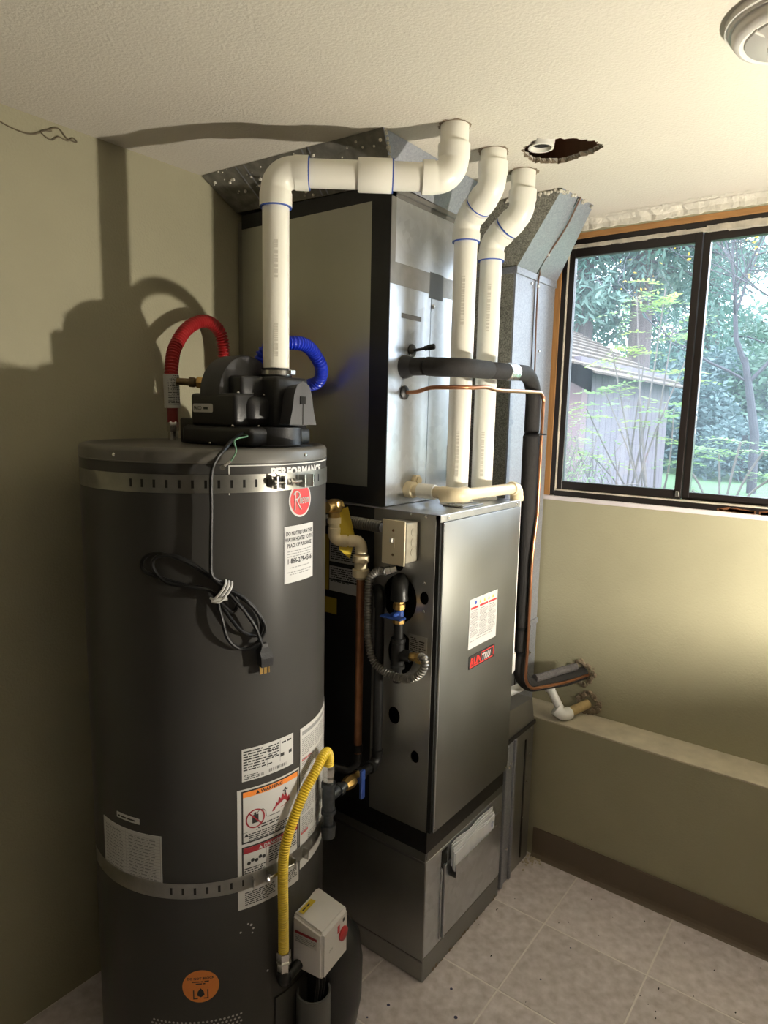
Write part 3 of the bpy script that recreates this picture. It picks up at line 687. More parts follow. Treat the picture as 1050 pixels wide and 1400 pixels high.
b = BM(); plate(b, mp, -.008, .045, .006, .062, .002); plate(b, mp, -.0012, .0, .0004, .045, .0006); obj('cover_slot', b, 'void', fc, 'dark square slot')
b = BM(); prof(b, (1.104, 1.157, 1.610), (0, 0, 1), [(0, .036), (.014, .036), (.015, .033), (.022, .033)], 28); obj('outlet_collar', b, 'black', bl)
b = BM(); prof(b, (1.104, 1.157, 1.617), (0, 0, 1), [(0, .0345), (0, .0365), (.010, .0365), (.010, .0345)], 28); box(b, 1.108, 1.124, 1.113, 1.122, 1.618, 1.629, .001, 1); obj('hose_clamp', b, 'zinc', bl, 'bright steel clamp round the outlet')
for p in ((.985, 1.150, 1.572), (1.028, 1.153, 1.572), (1.045, 1.135, 1.569), (.967, 1.148, 1.5), (1.02, 1.125, 1.5), (.963, 1.22, 1.46)):
    b = BM(); prof(b, p, (0, 0, 1), [(0, .0035), (.002, .0035), (.0035, .002)], 10); obj('screw', b, 'zinc', bl, 'bright screw')

# ------------------------------------------------------------------ pipes
def printmarks(bm, p0, p1, r, side, rng, n=14):
    p0, p1 = V(p0), V(p1); d = (p1-p0); L = d.length; d.normalize(); s = V(side).normalized(); t = d.cross(s)
    x = L*.02
    for k in range(n):
        w = rng.uniform(.002, .006); x += w+rng.uniform(.001, .003)
        if x > L: break
        q = p0+d*x; c, e = s*(r+.0004), t*.0045
        bm.faces.new([bm.verts.new(v) for v in (q+c-e, q+d*w+c-e, q+d*w+c+e, q+c+e)])
vp = thing('vent_pipe', 'white plastic vent pipe rising from the blower and running across to the ceiling', 'pipe', (1.104, 1.157, 1.62))
PR = .03015; A0 = V((1.104, 1.157, 1.630)); A1 = V((1.104, 1.157, 2.060)); A2 = V((1.354, .850, 2.060)); dr = (A2-A1).normalized()
b = BM(); e1a, e1b = elbow(b, A1, (0, 0, -1), dr, PR, .040, .034); obj('elbow', b, 'pvc', vp, 'white elbow at the top of the riser')
b = BM(); e2a, e2b = elbow(b, A2, -dr, (0, 0, 1), PR, .040, .030); obj('elbow', b, 'pvc', vp, 'white elbow turning up into the ceiling')
b = BM(); cyl(b, A0, e1a+V((0, 0, .01)), PR, n=32); obj('pipe', b, 'pvc', vp, 'upright pipe')
b = BM(); cyl(b, A1.lerp(A2, .12), A1.lerp(A2, .92), PR, n=32); obj('pipe', b, 'pvc', vp, 'horizontal pipe')
b = BM(); prof(b, A1.lerp(A2, .461), dr, [(0, PR*1.15), (.003, PR*1.2), (.074, PR*1.2), (.077, PR*1.15)], 32); obj('coupling', b, 'pvc', vp, 'slip coupling on the horizontal pipe')
b = BM(); cyl(b, e2b-V((0, 0, .01)), V((A2.x, A2.y, ZC+.012)), PR*1.05, n=32); obj('pipe', b, 'pvc', vp, 'stub into the ceiling')
def primer(p, d, r, par, nm='primer_ring'):
    bb = BM(); d = V(d).normalized(); prof(bb, V(p)-d*.0012, d, [(0, r), (0, r*1.045), (.0028, r*1.045), (.0028, r)], 32); obj(nm, bb, 'primer', par, 'blue primer line')
primer(e1a, (0, 0, -1), PR*1.13, vp); primer(e1b, dr, PR*1.13, vp); primer(A1.lerp(A2, .461)+dr*.077, dr, PR*1.13, vp)
b = BM(); side = V((-.69, -.72, 0)); printmarks(b, (1.104, 1.157, 1.92), (1.104, 1.157, 1.80), PR, side, rl); printmarks(b, (1.104, 1.157, 1.74), (1.104, 1.157, 1.66), PR, side, rl); obj('pipe_print', b, 'print', vp, 'grey printing on the pipe', smooth=False)

def furnace_vent(base, top, ztop_r, zlow, zhigh, label):
    t = thing('vent_pipe', label, 'pipe', (*base, 1.297)); bx, by = base; tx, ty = top
    B0 = V((bx, by, zlow)); B1 = V((tx, ty, zhigh)); d = (B1-B0).normalized()
    bb = BM(); pa, pb = elbow(bb, B0, (0, 0, -1), d, PR, .045, .024); obj('elbow', bb, 'pvc', t, 'lower elbow of the offset')
    bb = BM(); pc, pd = elbow(bb, B1, -d, (0, 0, 1), PR, .045, .030); obj('elbow', bb, 'pvc', t, 'upper elbow of the offset')
    bb = BM(); cyl(bb, (bx, by, 1.299), pa+V((0, 0, .01)), PR, n=32); obj('pipe', bb, 'pvc', t, 'upright pipe')
    bb = BM(); cyl(bb, B0.lerp(B1, .3), B0.lerp(B1, .7), PR, n=32); obj('pipe', bb, 'pvc', t, 'short slanted pipe')
    bb = BM(); cyl(bb, pd-V((0, 0, .01)), (tx, ty, ZC+.012), PR*1.05, n=32); obj('pipe', bb, 'pvc', t, 'stub into the ceiling')
    primer(pa, (0, 0, -1), PR*1.13, t); primer(B0.lerp(B1, .5), d, PR*1.13, t)
    bb = BM(); printmarks(bb, (bx, by, 1.90), (bx, by, 1.72), PR, (-.9, -.43, 0), rl, 22); printmarks(bb, (bx, by, 1.50), (bx, by, 1.34), PR, (-.9, -.43, 0), rl, 22); obj('pipe_print', bb, 'print', t, 'grey printing on the pipe', smooth=False)
    bb = BM(); prof(bb, (bx, by, 1.2975), (0, 0, 1), [(0, .046), (.006, .046), (.014, .036), (.016, .0305)], 28); obj('roof_collar', bb, 'pvc', t, 'collar on the furnace top')
    return t
furnace_vent((1.570, .940), (1.531, .848), 2.17, 2.030, 2.088, 'left of the two white vent pipes standing on the furnace top')
furnace_vent((1.708, .940), (1.697, .8485), 2.17, 2.006, 2.070, 'right of the two white vent pipes standing on the furnace top')
for (x, y, s) in ((1.354, .85, 1), (1.531, .848, 2), (1.697, .8485, 3)):   # ragged ceiling cut-outs round the pipes
    b = BM(); q = random.Random(s); n = 36; A = [[b.verts.new((x+rad*cos(2*pi*k/n), y+rad*sin(2*pi*k/n), ZC-.0008)) for rad in (PR*.9, PR*1.12+q.uniform(0, .008))] for k in range(n)]
    for k in range(n): b.faces.new((A[k][0], A[k][1], A[(k+1) % n][1], A[(k+1) % n][0]))
    obj('pipe_cutout', b, 'torn', ceil, 'ragged gap round a vent pipe', smooth=False)
# white pipe elbow seen up inside the hole
ip = thing('pipe_fitting', 'white pipe fitting seen inside the torn ceiling hole', 'pipe', (1.54, .775, ZC+.03))
b = BM(); n = 28; A = [[b.verts.new((1.632+dx+r_*cos(2*pi*k/n), .772+dx+r_*sin(2*pi*k/n), z)) for k in range(n)] for r_, z, dx in ((.031, ZC+.022, 0), (.031, ZC+.20, -.05), (.026, ZC+.20, -.05), (.026, ZC+.022, 0))]
for P, Q in zip(A, A[1:]+A[:1]):
    for k in range(n): b.faces.new((P[k], P[(k+1) % n], Q[(k+1) % n], Q[k]))
obj('open_pipe', b, 'pvc', ip)
b = BM(); prof(b, (1.627, .767, ZC + .03), (0, 0, 1), [(0, .0255), (.002, .0255)], 24); obj('pipe_inside', b, 'void', ip, 'dark inside of the pipe')

# red hot-water hose
def hosething(name, label, m, pts, r, amp, pitch):
    t = thing(name, label, 'hose', pts[0]); bb = BM(); corrugated(bb, smoothpath(pts, 14), r, amp, pitch); obj('corrugated_hose', bb, m, t); return t
hx, hy = 1.053, 1.484
rh = hosething('water_hose', 'red corrugated hose arching behind the blower on the left', 'red', [(hx - .002, hy, 1.615), (1.062, 1.494, 1.655), (1.082, 1.508, 1.692), (1.118, 1.519, 1.735), (1.155, 1.526, 1.761), (1.195, 1.530, 1.774), (1.230, 1.532, 1.766), (1.254, 1.533, 1.740), (1.263, 1.534, 1.690), (1.265, 1.535, 1.58), (1.266, 1.535, 1.48)], .0152, .0026, .0085)
b = BM(); cyl(b, (hx, hy, 1.538), (hx-.002, hy, 1.622), .0195, n=28); sl = obj('label_sleeve', b, 'white', rh, 'white printed sleeve on the hose')
mp = cylmap((hx-.001, hy), .0196, R(-150), 1.542); b = BM()
for i in range(18): lines(b, mp, 0, .034, .004+i*.0042, .003, rl, .0004)
obj('small_print', b, 'ink', sl)
b = BM(); cyl(b, (hx, hy, 1.50), (hx, hy, 1.54), .0135); obj('hose_tail', b, 'redlabel', rh, 'dark red hose tail')
b = BM(); hexnut(b, (hx, hy, 1.478), (0, 0, 1), .026, .0155); obj('hex_nut', b, 'zinc', rh, 'bright hexagon nut')
b = BM(); prof(b, (hx, hy, LZ), (0, 0, 1), [(0, .012), (.024, .012)], 20); obj('pipe_nipple', b, 'zinc', rh, 'bright threaded nipple')
# corroded brass valve behind
bv = thing('relief_fitting', 'corroded brass fitting between the red hose and the blower', 'fitting', (1.06, 1.40, 1.60))
p0, p1 = V((1.045, 1.452, 1.604)), V((1.118, 1.372, 1.600)); d = (p1 - p0).normalized()
b = BM(); prof(b, p0, d, [(0, .009), (.03, .009), (.031, .0125), (.045, .0125), (.046, .010), (.100, .010)], 18); obj('pipe_nipple', b, 'oldbrass', bv)
b = BM(); hexnut(b, p0+d*.050, d, .018, .016); obj('hex_nut', b, 'brass', bv)
b = BM(); cyl(b, p1+d*.0, p1+V((.0, 0, -.145)), .010); obj('riser_tube', b, 'oldbrass', bv)
# blue hose
bh = hosething('water_hose', 'blue corrugated hose looping behind the white vent pipe', 'blue', [(1.180, 1.250, 1.50), (1.166, 1.245, 1.57), (1.136, 1.232, 1.63), (1.122, 1.224, 1.664), (1.142, 1.206, 1.690), (1.189, 1.184, 1.700), (1.235, 1.186, 1.697), (1.272, 1.194, 1.680), (1.305, 1.200, 1.648), (1.325, 1.230, 1.614), (1.327, 1.290, 1.600), (1.322, 1.370, 1.570), (1.312, 1.470, 1.520)], .0145, .0028, .0085)
b = BM(); cyl(b, (1.180, 1.250, 1.51), (1.180, 1.250, LZ + .001), .012); obj('pipe_nipple', b, 'zinc', bh)

# power cord (angle, height) on the jacket
cord = [(-126.5, 1.425), (-127.1, 1.34), (-127.6, 1.254), (-127.2, 1.218), (-122.9, 1.199), (-117.9, 1.171), (-117.4, 1.148), (-119.8, 1.14), (-124.4, 1.163), (-128.7, 1.189), (-137.2, 1.197), (-145.9, 1.21), (-153.6, 1.224), (-155.1, 1.241), (-151.8, 1.256), (-145.7, 1.259), (-137.0, 1.245), (-128.6, 1.216), (-121.5, 1.187), (-114.0, 1.161), (-108.6, 1.128), (-107.0, 1.099), (-109.3, 1.085), (-115.7, 1.099), (-120.1, 1.127), (-123.6, 1.155), (-127.3, 1.186), (-135.2, 1.196), (-144.5, 1.203), (-149.5, 1.225), (-149.6, 1.247), (-145.7, 1.257), (-138.4, 1.251), (-130.0, 1.224), (-122.9, 1.194), (-115.5, 1.17), (-109.3, 1.136), (-106.0, 1.101), (-108.0, 1.081), (-112.6, 1.063), (-117.3, 1.065), (-121.7, 1.09), (-123.7, 1.129), (-125.0, 1.163), (-123.5, 1.191), (-117.1, 1.156), (-111.6, 1.114), (-109.3, 1.085), (-108.0, 1.066)]
pts = [V((.985, 1.125, 1.482)), V((.955, 1.105, 1.486)), V((.90, 1.07, 1.474)), V((.845, 1.02, 1.466))]
for i, (a, z) in enumerate(cord): pts.append(hp(a, z, .0065+(.011 if i < 4 else .010*(i/len(cord))+.003*sin(i*1.7) if i < 46 else .016)))
b = BM(); tube(b, smoothpath(pts, 7), .0037, 8); pc = obj('power_cord', b, 'blackgloss', bl, 'black power cord bundled on the heater front')
c = hp(-124, 1.183, .014); b = BM()
for k in range(3):
    q = [hp(-124+1.2*k+x, 1.183+y, .0185+z) for x, y, z in ((-4, -.012, -.01), (-2.5, -.010, .004), (0, .004, .006), (1.5, .016, .004), (2.2, .022, -.01))]
    tube(b, smoothpath([p+V((0, 0, -.002*k)) for p in q], 5), .0024, 6)
tube(b, smoothpath([hp(-127.5, 1.171, .024), hp(-125.5, 1.172, .027), hp(-121.8, 1.173, .027)], 5), .0034, 6); tube(b, smoothpath([hp(-127.5, 1.169, .024), hp(-125, 1.168, .028), hp(-122.6, 1.176, .029)], 5), .003, 6)
obj('twist_tie', b, 'white', pc, 'white twist tie round the bundle')
pl_c = hp(-106.8, 1.045, .016); nn = hn(-106.8); tt = V((-nn.y, nn.x, 0)); b = BM(); A = []
for z, wd, dp in ((.024, .0055, .005), (.016, .0075, .006), (.008, .0125, .010), (-.006, .0135, .011), (-.024, .0125, .010)):
    A.append([b.verts.new(pl_c+V((0, 0, z))+tt*(x*wd+(.003 if z < 0 else 0))+nn*y*dp) for x, y in ((-1, -1), (1, -1), (1, 1), (-1, 1))])
for P, Q in zip(A, A[1:]):
    for k in range(4): b.faces.new((P[k], P[(k+1) % 4], Q[(k+1) % 4], Q[k]))
b.faces.new(A[0]); b.faces.new(A[-1]); plg = obj('plug', b, 'black', pc, smooth=False)
for x, w_, rnd in ((-.006, .0032, 0), (.003, .0032, 0), (.0105, .0026, 1)):
    b = BM(); q = pl_c+tt*x+V((0, 0, -.024)); 
    if rnd: cyl(b, q, q-V((0, 0, .016)), .0024, n=10)
    else:
        vs = [b.verts.new(q+tt*s*w_+nn*y*.0009-V((0, 0, z))) for z in (0, .017) for s, y in ((-1, -1), (1, -1), (1, 1), (-1, 1))]
        for f_ in ((0, 1, 2, 3), (7, 6, 5, 4), (0, 4, 5, 1), (1, 5, 6, 2), (2, 6, 7, 3), (3, 7, 4, 0)): b.faces.new([vs[i] for i in f_])
    obj('prong', b, 'brass', pc, 'brass prong', smooth=False)
b = BM(); tube(b, smoothpath([(.965, 1.108, 1.484), (.93, 1.06, 1.482), hp(-117.8, 1.478, .012), hp(-117.5, 1.457, .014), hp(-119.5, 1.438, .013)], 8), .0016, 8); gw = obj('ground_wire', b, mat('green_wire', (.10, .22, .13), .4), bl, 'thin green wire hanging over the lid')
b = BM(); tube(b, [hp(-119.5, 1.438, .013), hp(-122, 1.429, .012)], .003, 8); prof(b, hp(-122.6, 1.426, .011), hn(-122.6), [(0, .0055), (.0015, .0055)], 14); obj('ring_terminal', b, 'zinc', gw)

# ------------------------------------------------------------------ gas control valve, shroud, yellow gas hose
gv = thing('gas_control_valve', 'white plastic gas valve box with a red knob low on the heater', 'valve', (1.03, .925, .28))
ca, sa = cos(R(-62)), sin(R(-62)); Nv = V((.139, -.990, 0)).normalized(); Tv = V((.990, .139, 0)).normalized(); Ov = V((1.040, .955, .335))
def vbox(bm, s0, s1, d0, d1, z0, z1, bev=0, seg=3, slope=0):
    vs = [bm.verts.new(Ov+Tv*s+Nv*d+V((0, 0, z-(slope if (d == d1 and z == z1) else 0)))) for s in (s0, s1) for d in (d0, d1) for z in (z0, z1)]
    fs = [bm.faces.new([vs[i] for i in q]) for q in ((0, 1, 3, 2), (4, 6, 7, 5), (0, 4, 5, 1), (2, 3, 7, 6), (0, 2, 6, 4), (1, 5, 7, 3))]
    if bev: bmesh.ops.bevel(bm, geom=list({e for f in fs for e in f.edges}), offset=bev, segments=seg, affect='EDGES')
b = BM(); vbox(b, -.054, .052, -.035, .052, -.066, .072, .007, 3, .022); hs_ = obj('valve_housing', b, 'whitep', gv, 'white plastic housing', angle=30)
b = BM(); vbox(b, -.058, .056, -.062, -.034, -.05, .060, .004); obj('mounting_block', b, 'black', gv)
fm = planemap(Ov+Nv*.0522, Tv, (0, 0, 1), Nv)
b = BM(); prof(b, fm(.028, -.002), Nv, [(0, .0165), (.004, .0165), (.0055, .012)], 24); obj('control_knob', b, 'redbutton', gv, 'red round knob', angle=30)
b = BM(); plate(b, fm, .006, .012, .014, .030, .0008); obj('red_mark', b, 'redbutton', gv)
b = BM(); plate(b, fm, .028, .027, .036, .035, .0008); obj('pilot_window', b, 'ink', gv)
b = BM(); text(b, fm, 'OFF', -.030, -.012, .009, .0006); obj('embossed_lettering', b, K['grayink'], gv)
tm = planemap(Ov+V((0, 0, .0722)), Tv, Nv, (0, 0, 1))
b = BM(); plate(b, tm, -.044, -.022, .004, -.008, .0006); ys = obj('yellow_sticker', b, 'tag', gv, 'small yellow sticker on top')
b = BM(); lines(b, tm, -.038, -.004, -.017, .006, rl, .0009); obj('small_print', b, 'ink', ys)
sm = planemap(Ov-Tv*.0542, Nv*1.0, (0, 0, 1), -Tv)
b = BM(); plate(b, sm, -.024, .006, .036, .034, .0006); sw = obj('side_label', b, 'white', gv, 'white side label with print')
b = BM(); para(b, sm, -.022, .034, .024, 4, .0044, rl, h=.0009); obj('small_print', b, 'grayink', sw)
b = BM(); plate(b, sm, -.024, .028, .036, .034, .001); obj('label_stripe', b, 'darkred', gv)
b = BM()
for k, x in enumerate((-.03, -.016, -.004)):
    q = Ov+Tv*x+Nv*.02; tube(b, smoothpath([q+V((0, 0, -.062)), q+V((0, 0, -.10))+Tv*.006, q+V((0, 0, -.15))-Tv*.004], 6), .0042, 8)
obj('lead_wire', b, 'black', gv, 'black wires hanging below the valve')
# shroud tube and round cover below
sc_ = V((1.018, .945, 0)); ss = thing('burner_shroud', 'dark grey open-topped tube with a black round cover standing at the heater front', 'shroud', (*sc_.xy, 0))
b = BM(); n = 32
A = [[b.verts.new((sc_.x+r_*cos(2*pi*k/n), sc_.y+r_*sin(2*pi*k/n), z)) for k in range(n)] for r_, z in ((.040, .0), (.040, .205), (.036, .205), (.036, .02))]
for P, Q in zip(A, A[1:]):
    for k in range(n): b.faces.new((P[k], P[(k+1) % n], Q[(k+1) % n], Q[k]))
obj('open_tube', b, mat('grey_shroud', (.085, .085, .082), .5), ss)
b = BM(); prof(b, (1.115, .985, 0), (0, 0, 1), [(0, .05), (.03, .072), (.10, .083), (.20, .084), (.26, .076), (.295, .05), (.305, .01)], 36); obj('round_cover', b, 'black', ss, angle=60)
# yellow CSST
yh = thing('gas_hose', 'yellow corrugated gas hose curving in front of the heater', 'hose', (.965, .972, .33))
yp = [(.936, .960, .352), (.934, .959, .45), (.934, .960, .54), (.940, .960, .60), (.962, .957, .655), (.995, .956, .705), (1.030, .956, .738), (1.060, .962, .758), (1.084, .970, .758), (1.097, .975, .738), (1.098, .976, .715)]
b = BM(); corrugated(b, smoothpath(yp, 14), .0105, .0012, .0055, 16); obj('corrugated_hose', b, 'yellow', yh)
b = BM(); hexnut(b, (.936, .960, .328), (0, 0, 1), .026, .0165); hexnut(b, (.936, .960, .300), (0, 0, 1), .026, .0145); prof(b, (.936, .960, .326), (0, 0, 1), [(0, .012), (.003, .018), (.006, .018)], 20); obj('flare_nut', b, 'zinc', yh, 'zinc nut at the valve end')
b = BM(); elbow(b, (.936, .960, .272), (0, 0, 1), (.8, .4, 0), .0125, .02, .014); cyl(b, (.952, .966, .272), (1.00, .960, .29), .012); obj('iron_elbow', b, 'iron', yh, 'black iron elbow into the valve')
tx, ty = 1.098, .976
b = BM(); hexnut(b, (tx, ty, .692), (0, 0, 1), .026, .0155); hexnut(b, (tx, ty, .674), (0, 0, 1), .018, .0135); obj('flare_nut', b, 'zinc', yh, 'zinc nut at the tee end')
# gas tee and iron branch
gp = thing('gas_pipe', 'black iron gas pipe with a tee, drip leg and brass valve running to the heater', 'pipe', (1.2, .99, .6))
b = BM(); prof(b, (tx, ty, .597), (0, 0, 1), [(0, .0175), (.010, .0175), (.011, .015), (.066, .015), (.067, .0175), (.077, .0175)], 24); cyl(b, (tx, ty, .636), (tx+.036, ty+.006, .636), .014); obj('tee', b, 'ironz', gp, 'iron tee')
b = BM(); cyl(b, (tx, ty, .558), (tx, ty, .60), .0115); prof(b, (tx, ty, .534), (0, 0, 1), [(0, .010), (.004, .0165), (.024, .018), (.034, .018), (.035, .014)], 24); obj('drip_leg', b, 'ironz', gp, 'capped drip leg below the tee')
g0 = V((tx+.02, ty+.003, .635)); g1 = V((1.300, .992, .632)); gd = (g1-g0).normalized()
b = BM(); prof(b, g0, gd, [(0, .011), (.016, .011), (.017, .016), (.030, .016), (.031, .011), (.05, .011)], 20); obj('nipple', b, 'ironz', gp)
b = BM(); prof(b, g0+gd*.045, gd, [(0, .013), (.012, .016), (.028, .0165), (.040, .013), (.052, .015), (.060, .015)], 8); obj('brass_valve', b, 'brass', gp, 'yellow brass valve body')
b = BM(); q = g0+gd*.086; box(b, q.x-.006, q.x+.010, q.y-.028, q.y-.020, q.z-.045, q.z+.030, .003, 2); box(b, q.x-.004, q.x+.006, q.y-.022, q.y-.01, q.z-.006, q.z+.006); obj('valve_lever', b, 'bluelever', gp, 'blue lever handle')
b = BM(); prof(b, g0+gd*.100, gd, [(0, .012), (.004, .0165), (.018, .0165), (.020, .012), (.05, .012), (.052, .0165), (.064, .0165)], 20); obj('union', b, 'iron', gp)
b = BM(); elbow(b, g1+gd*.004, -gd, (0, 0, 1), .0125, .022, .014); obj('elbow', b, 'iron', gp)
b = BM(); cyl(b, (1.304, .9925, .655), (1.304, .9925, 1.055), .0125, n=20); obj('riser_pipe', b, 'iron', gp, 'upright black pipe beside the furnace')
b = BM(); elbow(b, (1.304, .9925, 1.085), (0, 0, -1), (.35, .4, .05), .0125, .022, .014); obj('elbow', b, 'iron', gp)
gs = thing('furnace_gas_train', 'black iron elbow, brass cock and tee at the furnace side opening', 'pipe', (1.305, .932, .90))
gx, gy = 1.305, .934
b = BM(); elbow(b, (gx, gy, 1.118), (.8, .5, 0), (0, 0, -1), .0185, .026, .012); obj('elbow', b, 'iron', gs, 'large black elbow coming out of the furnace')
b = BM(); prof(b, (gx, gy, 1.082), (0, 0, -1), [(0, .013), (.010, .013), (.011, .0155), (.024, .0155), (.027, .011), (.034, .011)], 8); prof(b, (gx, gy, 1.040), (0, 0, -1), [(0, .011), (.004, .0155), (.018, .0155), (.020, .012)], 8); obj('gas_cock', b, 'brass', gs, 'brass gas cock')
b = BM(); cyl(b, (gx, gy, 1.055), (gx, gy, 1.035), .013); box(b, gx-.040, gx-.012, gy-.032, gy+.030, 1.040, 1.045, .002, 1); box(b, gx-.03, gx-.006, gy-.008, gy+.008, 1.035, 1.052, .003, 1); obj('lever', b, 'bluelever', gs, 'blue lever handle')
b = BM(); cyl(b, (gx, gy, 1.022), (gx, gy, .978), .0125); obj('nipple', b, 'iron', gs)
b = BM(); prof(b, (gx, gy, .905), (0, 0, 1), [(0, .0185), (.008, .0185), (.010, .0165), (.066, .0165), (.068, .0185), (.078, .0185)], 22); cyl(b, (gx, gy, .942), (gx+.004, gy-.036, .942), .0145); obj('tee', b, 'iron', gs)
b = BM(); cyl(b, (gx, gy, .868), (gx, gy, .906), .0115); obj('drip_leg', b, 'iron', gs)
b = BM(); hexnut(b, (gx+.002, gy-.036, .944), (.05, -1, .0), .016, .011); hexnut(b, (gx+.003, gy-.054, .943), (.05, -1, 0), .016, .013); obj('flare_nut', b, 'brass', gs, 'brass nut')

# ------------------------------------------------------------------ relief valve discharge (T&P)
tp = thing('relief_discharge_pipe', 'cream plastic and copper drain pipe beside the heater with a yellow tag', 'pipe', (1.28, 1.10, .6))
vx, vy = 1.262, 1.112; d2 = V((.048, -.057, 0)).normalized()
b = BM(); prof(b, (vx-.03, vy-.0, 1.300), (1, -.0, 0), [(0, .014), (.02, .016), (.05, .016), (.052, .012)], 12); prof(b, (vx, vy, 1.318), (0, 0, -1), [(0, .012), (.004, .019), (.03, .019), (.032, .014), (.048, .015)], 18); obj('relief_valve', b, 'brass', tp, 'brass relief valve')
b = BM(); prof(b, (vx, vy, 1.272), (0, 0, -1), [(0, .0175), (.015, .0175), (.016, .014), (.03, .014)], 18); e_a, e_b = elbow(b, (vx, vy, 1.212), (0, 0, 1), d2, .0135, .018, .016); obj('elbow', b, 'cpvc', tp)
cx_, cy_ = 1.306, 1.0585
b = BM(); cyl(b, e_b-d2*.01, V((cx_, cy_, 1.212)), .0125); obj('pipe', b, 'cpvc', tp)
b = BM(); elbow(b, (cx_, cy_, 1.212), -d2, (0, 0, -1), .0135, .018, .014); obj('elbow', b, 'cpvc', tp)
b = BM(); prof(b, (cx_, cy_, 1.176), (0, 0, -1), [(0, .014), (.002, .022), (.018, .022), (.020, .017), (.036, .017), (.038, .0225), (.056, .0225), (.060, .015), (.064, .012)], 12); obj('union', b, 'cpvc', tp, 'cream union nut')
b = BM(); cyl(b, (cx_, cy_, 1.12), (cx_, cy_, .635), .0105, n=18); obj('copper_pipe', b, 'oldcopper', tp, 'tarnished copper downpipe')
b = BM(); prof(b, (cx_, cy_, .66), (0, 0, -1), [(0, .0105), (.001, .013), (.02, .013), (.021, .0105)], 18); tube(b, [(cx_, cy_, .64)]+arcpts((cx_, cy_, .64), (cx_, cy_, .585), (cx_-.2, cy_+.2, .62), .03)+[(cx_-.13, cy_+.16, .635)], .0105, 16); obj('lower_pipe', b, 'iron', tp, 'dark lower end running behind the heater')
b = BM(); tgv = [(1.283, 1.085, 1.30), (1.296, 1.07, 1.22), (1.287, 1.08, 1.165), (1.268, 1.10, 1.19), (1.266, 1.103, 1.29)]
b.faces.new([b.verts.new(q) for q in tgv]); b.faces.ensure_lookup_table(); bmesh.ops.solidify(b, geom=b.faces[:], thickness=.001); obj('warning_tag', b, 'tag', tp, 'yellow hanging tag', smooth=False)

# ================================================================== FURNACE
FX0, FX1, FY0, FY1, FZ0, FZ1 = 1.3406, 1.7685, .845, 1.575, .469, 1.297
fu = thing('furnace', 'tall grey steel gas furnace cabinet with a large plain front panel', 'furnace', (1.55, 1.2, FZ0))
def L2(cy, cz, ry, rz=None, n=28): return circ(cy, cz, ry, rz, n)
holes = [L2(.958, 1.072, .052, .062), L2(.950, .930, .040, .055), L2(.8838, 1.0865, .0125, .0165), L2(.8979, .664, .0125, .0165), L2(.967, .756, .0185, .0235), L2(.965, 1.160, .017)]
b = BM(); slab(b, [[(FY0+.012, FZ0), (1.044, FZ0), (1.044, FZ1-.002), (FY0+.012, FZ1-.002)]]+holes, lambda s, t: V((FX0, s, t)), (.002, 0, 0))
obj('side_panel', b, 'steeldark', fu, 'left side panel with round knockouts', smooth=False)
b = BM(); box(b, FX0+.001, FX0+.0025, 1.046, FY1, FZ0, FZ1-.002); obj('side_panel', b, 'steelblack', fu, 'rear side panel with its shade painted in', smooth=False)  # shade on the rear metal painted in as near-black steel
b = BM(); box(b, FX0+.012, FX0+.07, .86, 1.04, FZ0+.02, FZ1-.05); 
for f in b.faces: f.normal_flip()
b.faces.ensure_lookup_table(); bmesh.ops.delete(b, geom=[f for f in b.faces if abs(f.calc_center_median().x-(FX0+.012)) < 1e-4], context='FACES_ONLY'); obj('inner_cavity', b, 'void', fu, 'dark inside behind the openings', smooth=False)
b = BM(); box(b, FX0+.003, FX0+.006, 1.038, FY1, FZ0, FZ1-.003); box(b, FX1-.003, FX1-.001, FY0+.01, FY1, FZ0, FZ1-.003); box(b, FX0, FX1, FY1-.003, FY1, FZ0, FZ1-.003); box(b, FX0+.003, FX1-.003, FY0+.02, FY1, FZ0, FZ0+.004); obj('cabinet_shell', b, 'steel', fu, smooth=False)
b = BM(); box(b, FX0+.004, FX0+.014, FY0+.002, FY0+.014, FZ0, FZ1-.01); obj('dark_corner_seam', b, 'void', fu, 'black seam along the front corner', smooth=False)
b = BM(); box(b, FX0, FX1, FY0, FY1, FZ1-.002, FZ1); box(b, FX0+.001, FX1, FY0-.001, FY0+.001, FZ1-.0175, FZ1); bmesh.ops.bevel(b, geom=b.edges[:], offset=.0006, segments=1, affect='EDGES'); obj('top_panel', b, 'galv', fu, 'bright folded top panel', smooth=False)
b = BM(); box(b, FX0+.012, FX1-.001, FY0-.0035, FY0+.012, FZ0-.002, FZ1-.0185, .002, 2); fp = obj('front_panel', b, 'steel', fu, 'plain brushed steel front panel', angle=30)
b = BM(); box(b, FX0+.012, FX0+.0165, FY0-.0045, FY0, FZ0, FZ1-.02, .001, 1); obj('panel_fold', b, 'galv', fp, 'bright folded left edge')
for p in ((FX0+.035, FY0-.001, FZ1-.009), (FX1-.025, FY0-.001, FZ1-.009), (FX0+.016, FY0-.002, FZ0+.012), (FX1-.015, FY0-.003, FZ0+.01)):
    b = BM(); prof(b, p, (0, -1, 0), [(0, .0045), (.002, .0045), (.003, .003)], 8); obj('screw', b, 'zinc', fu)
for p in ((.8838, 1.125), (.8838, 1.053), (.885, 1.29), (.93, 1.292), (1.075, 1.02), (1.075, .84), (1.03, .73), (.91, .875)):
    b = BM(); prof(b, (FX0+.0005, *p), (-1, 0, 0), [(0, .0042), (.002, .0042), (.0032, .003)], 8); obj('screw', b, 'zinc', fu)
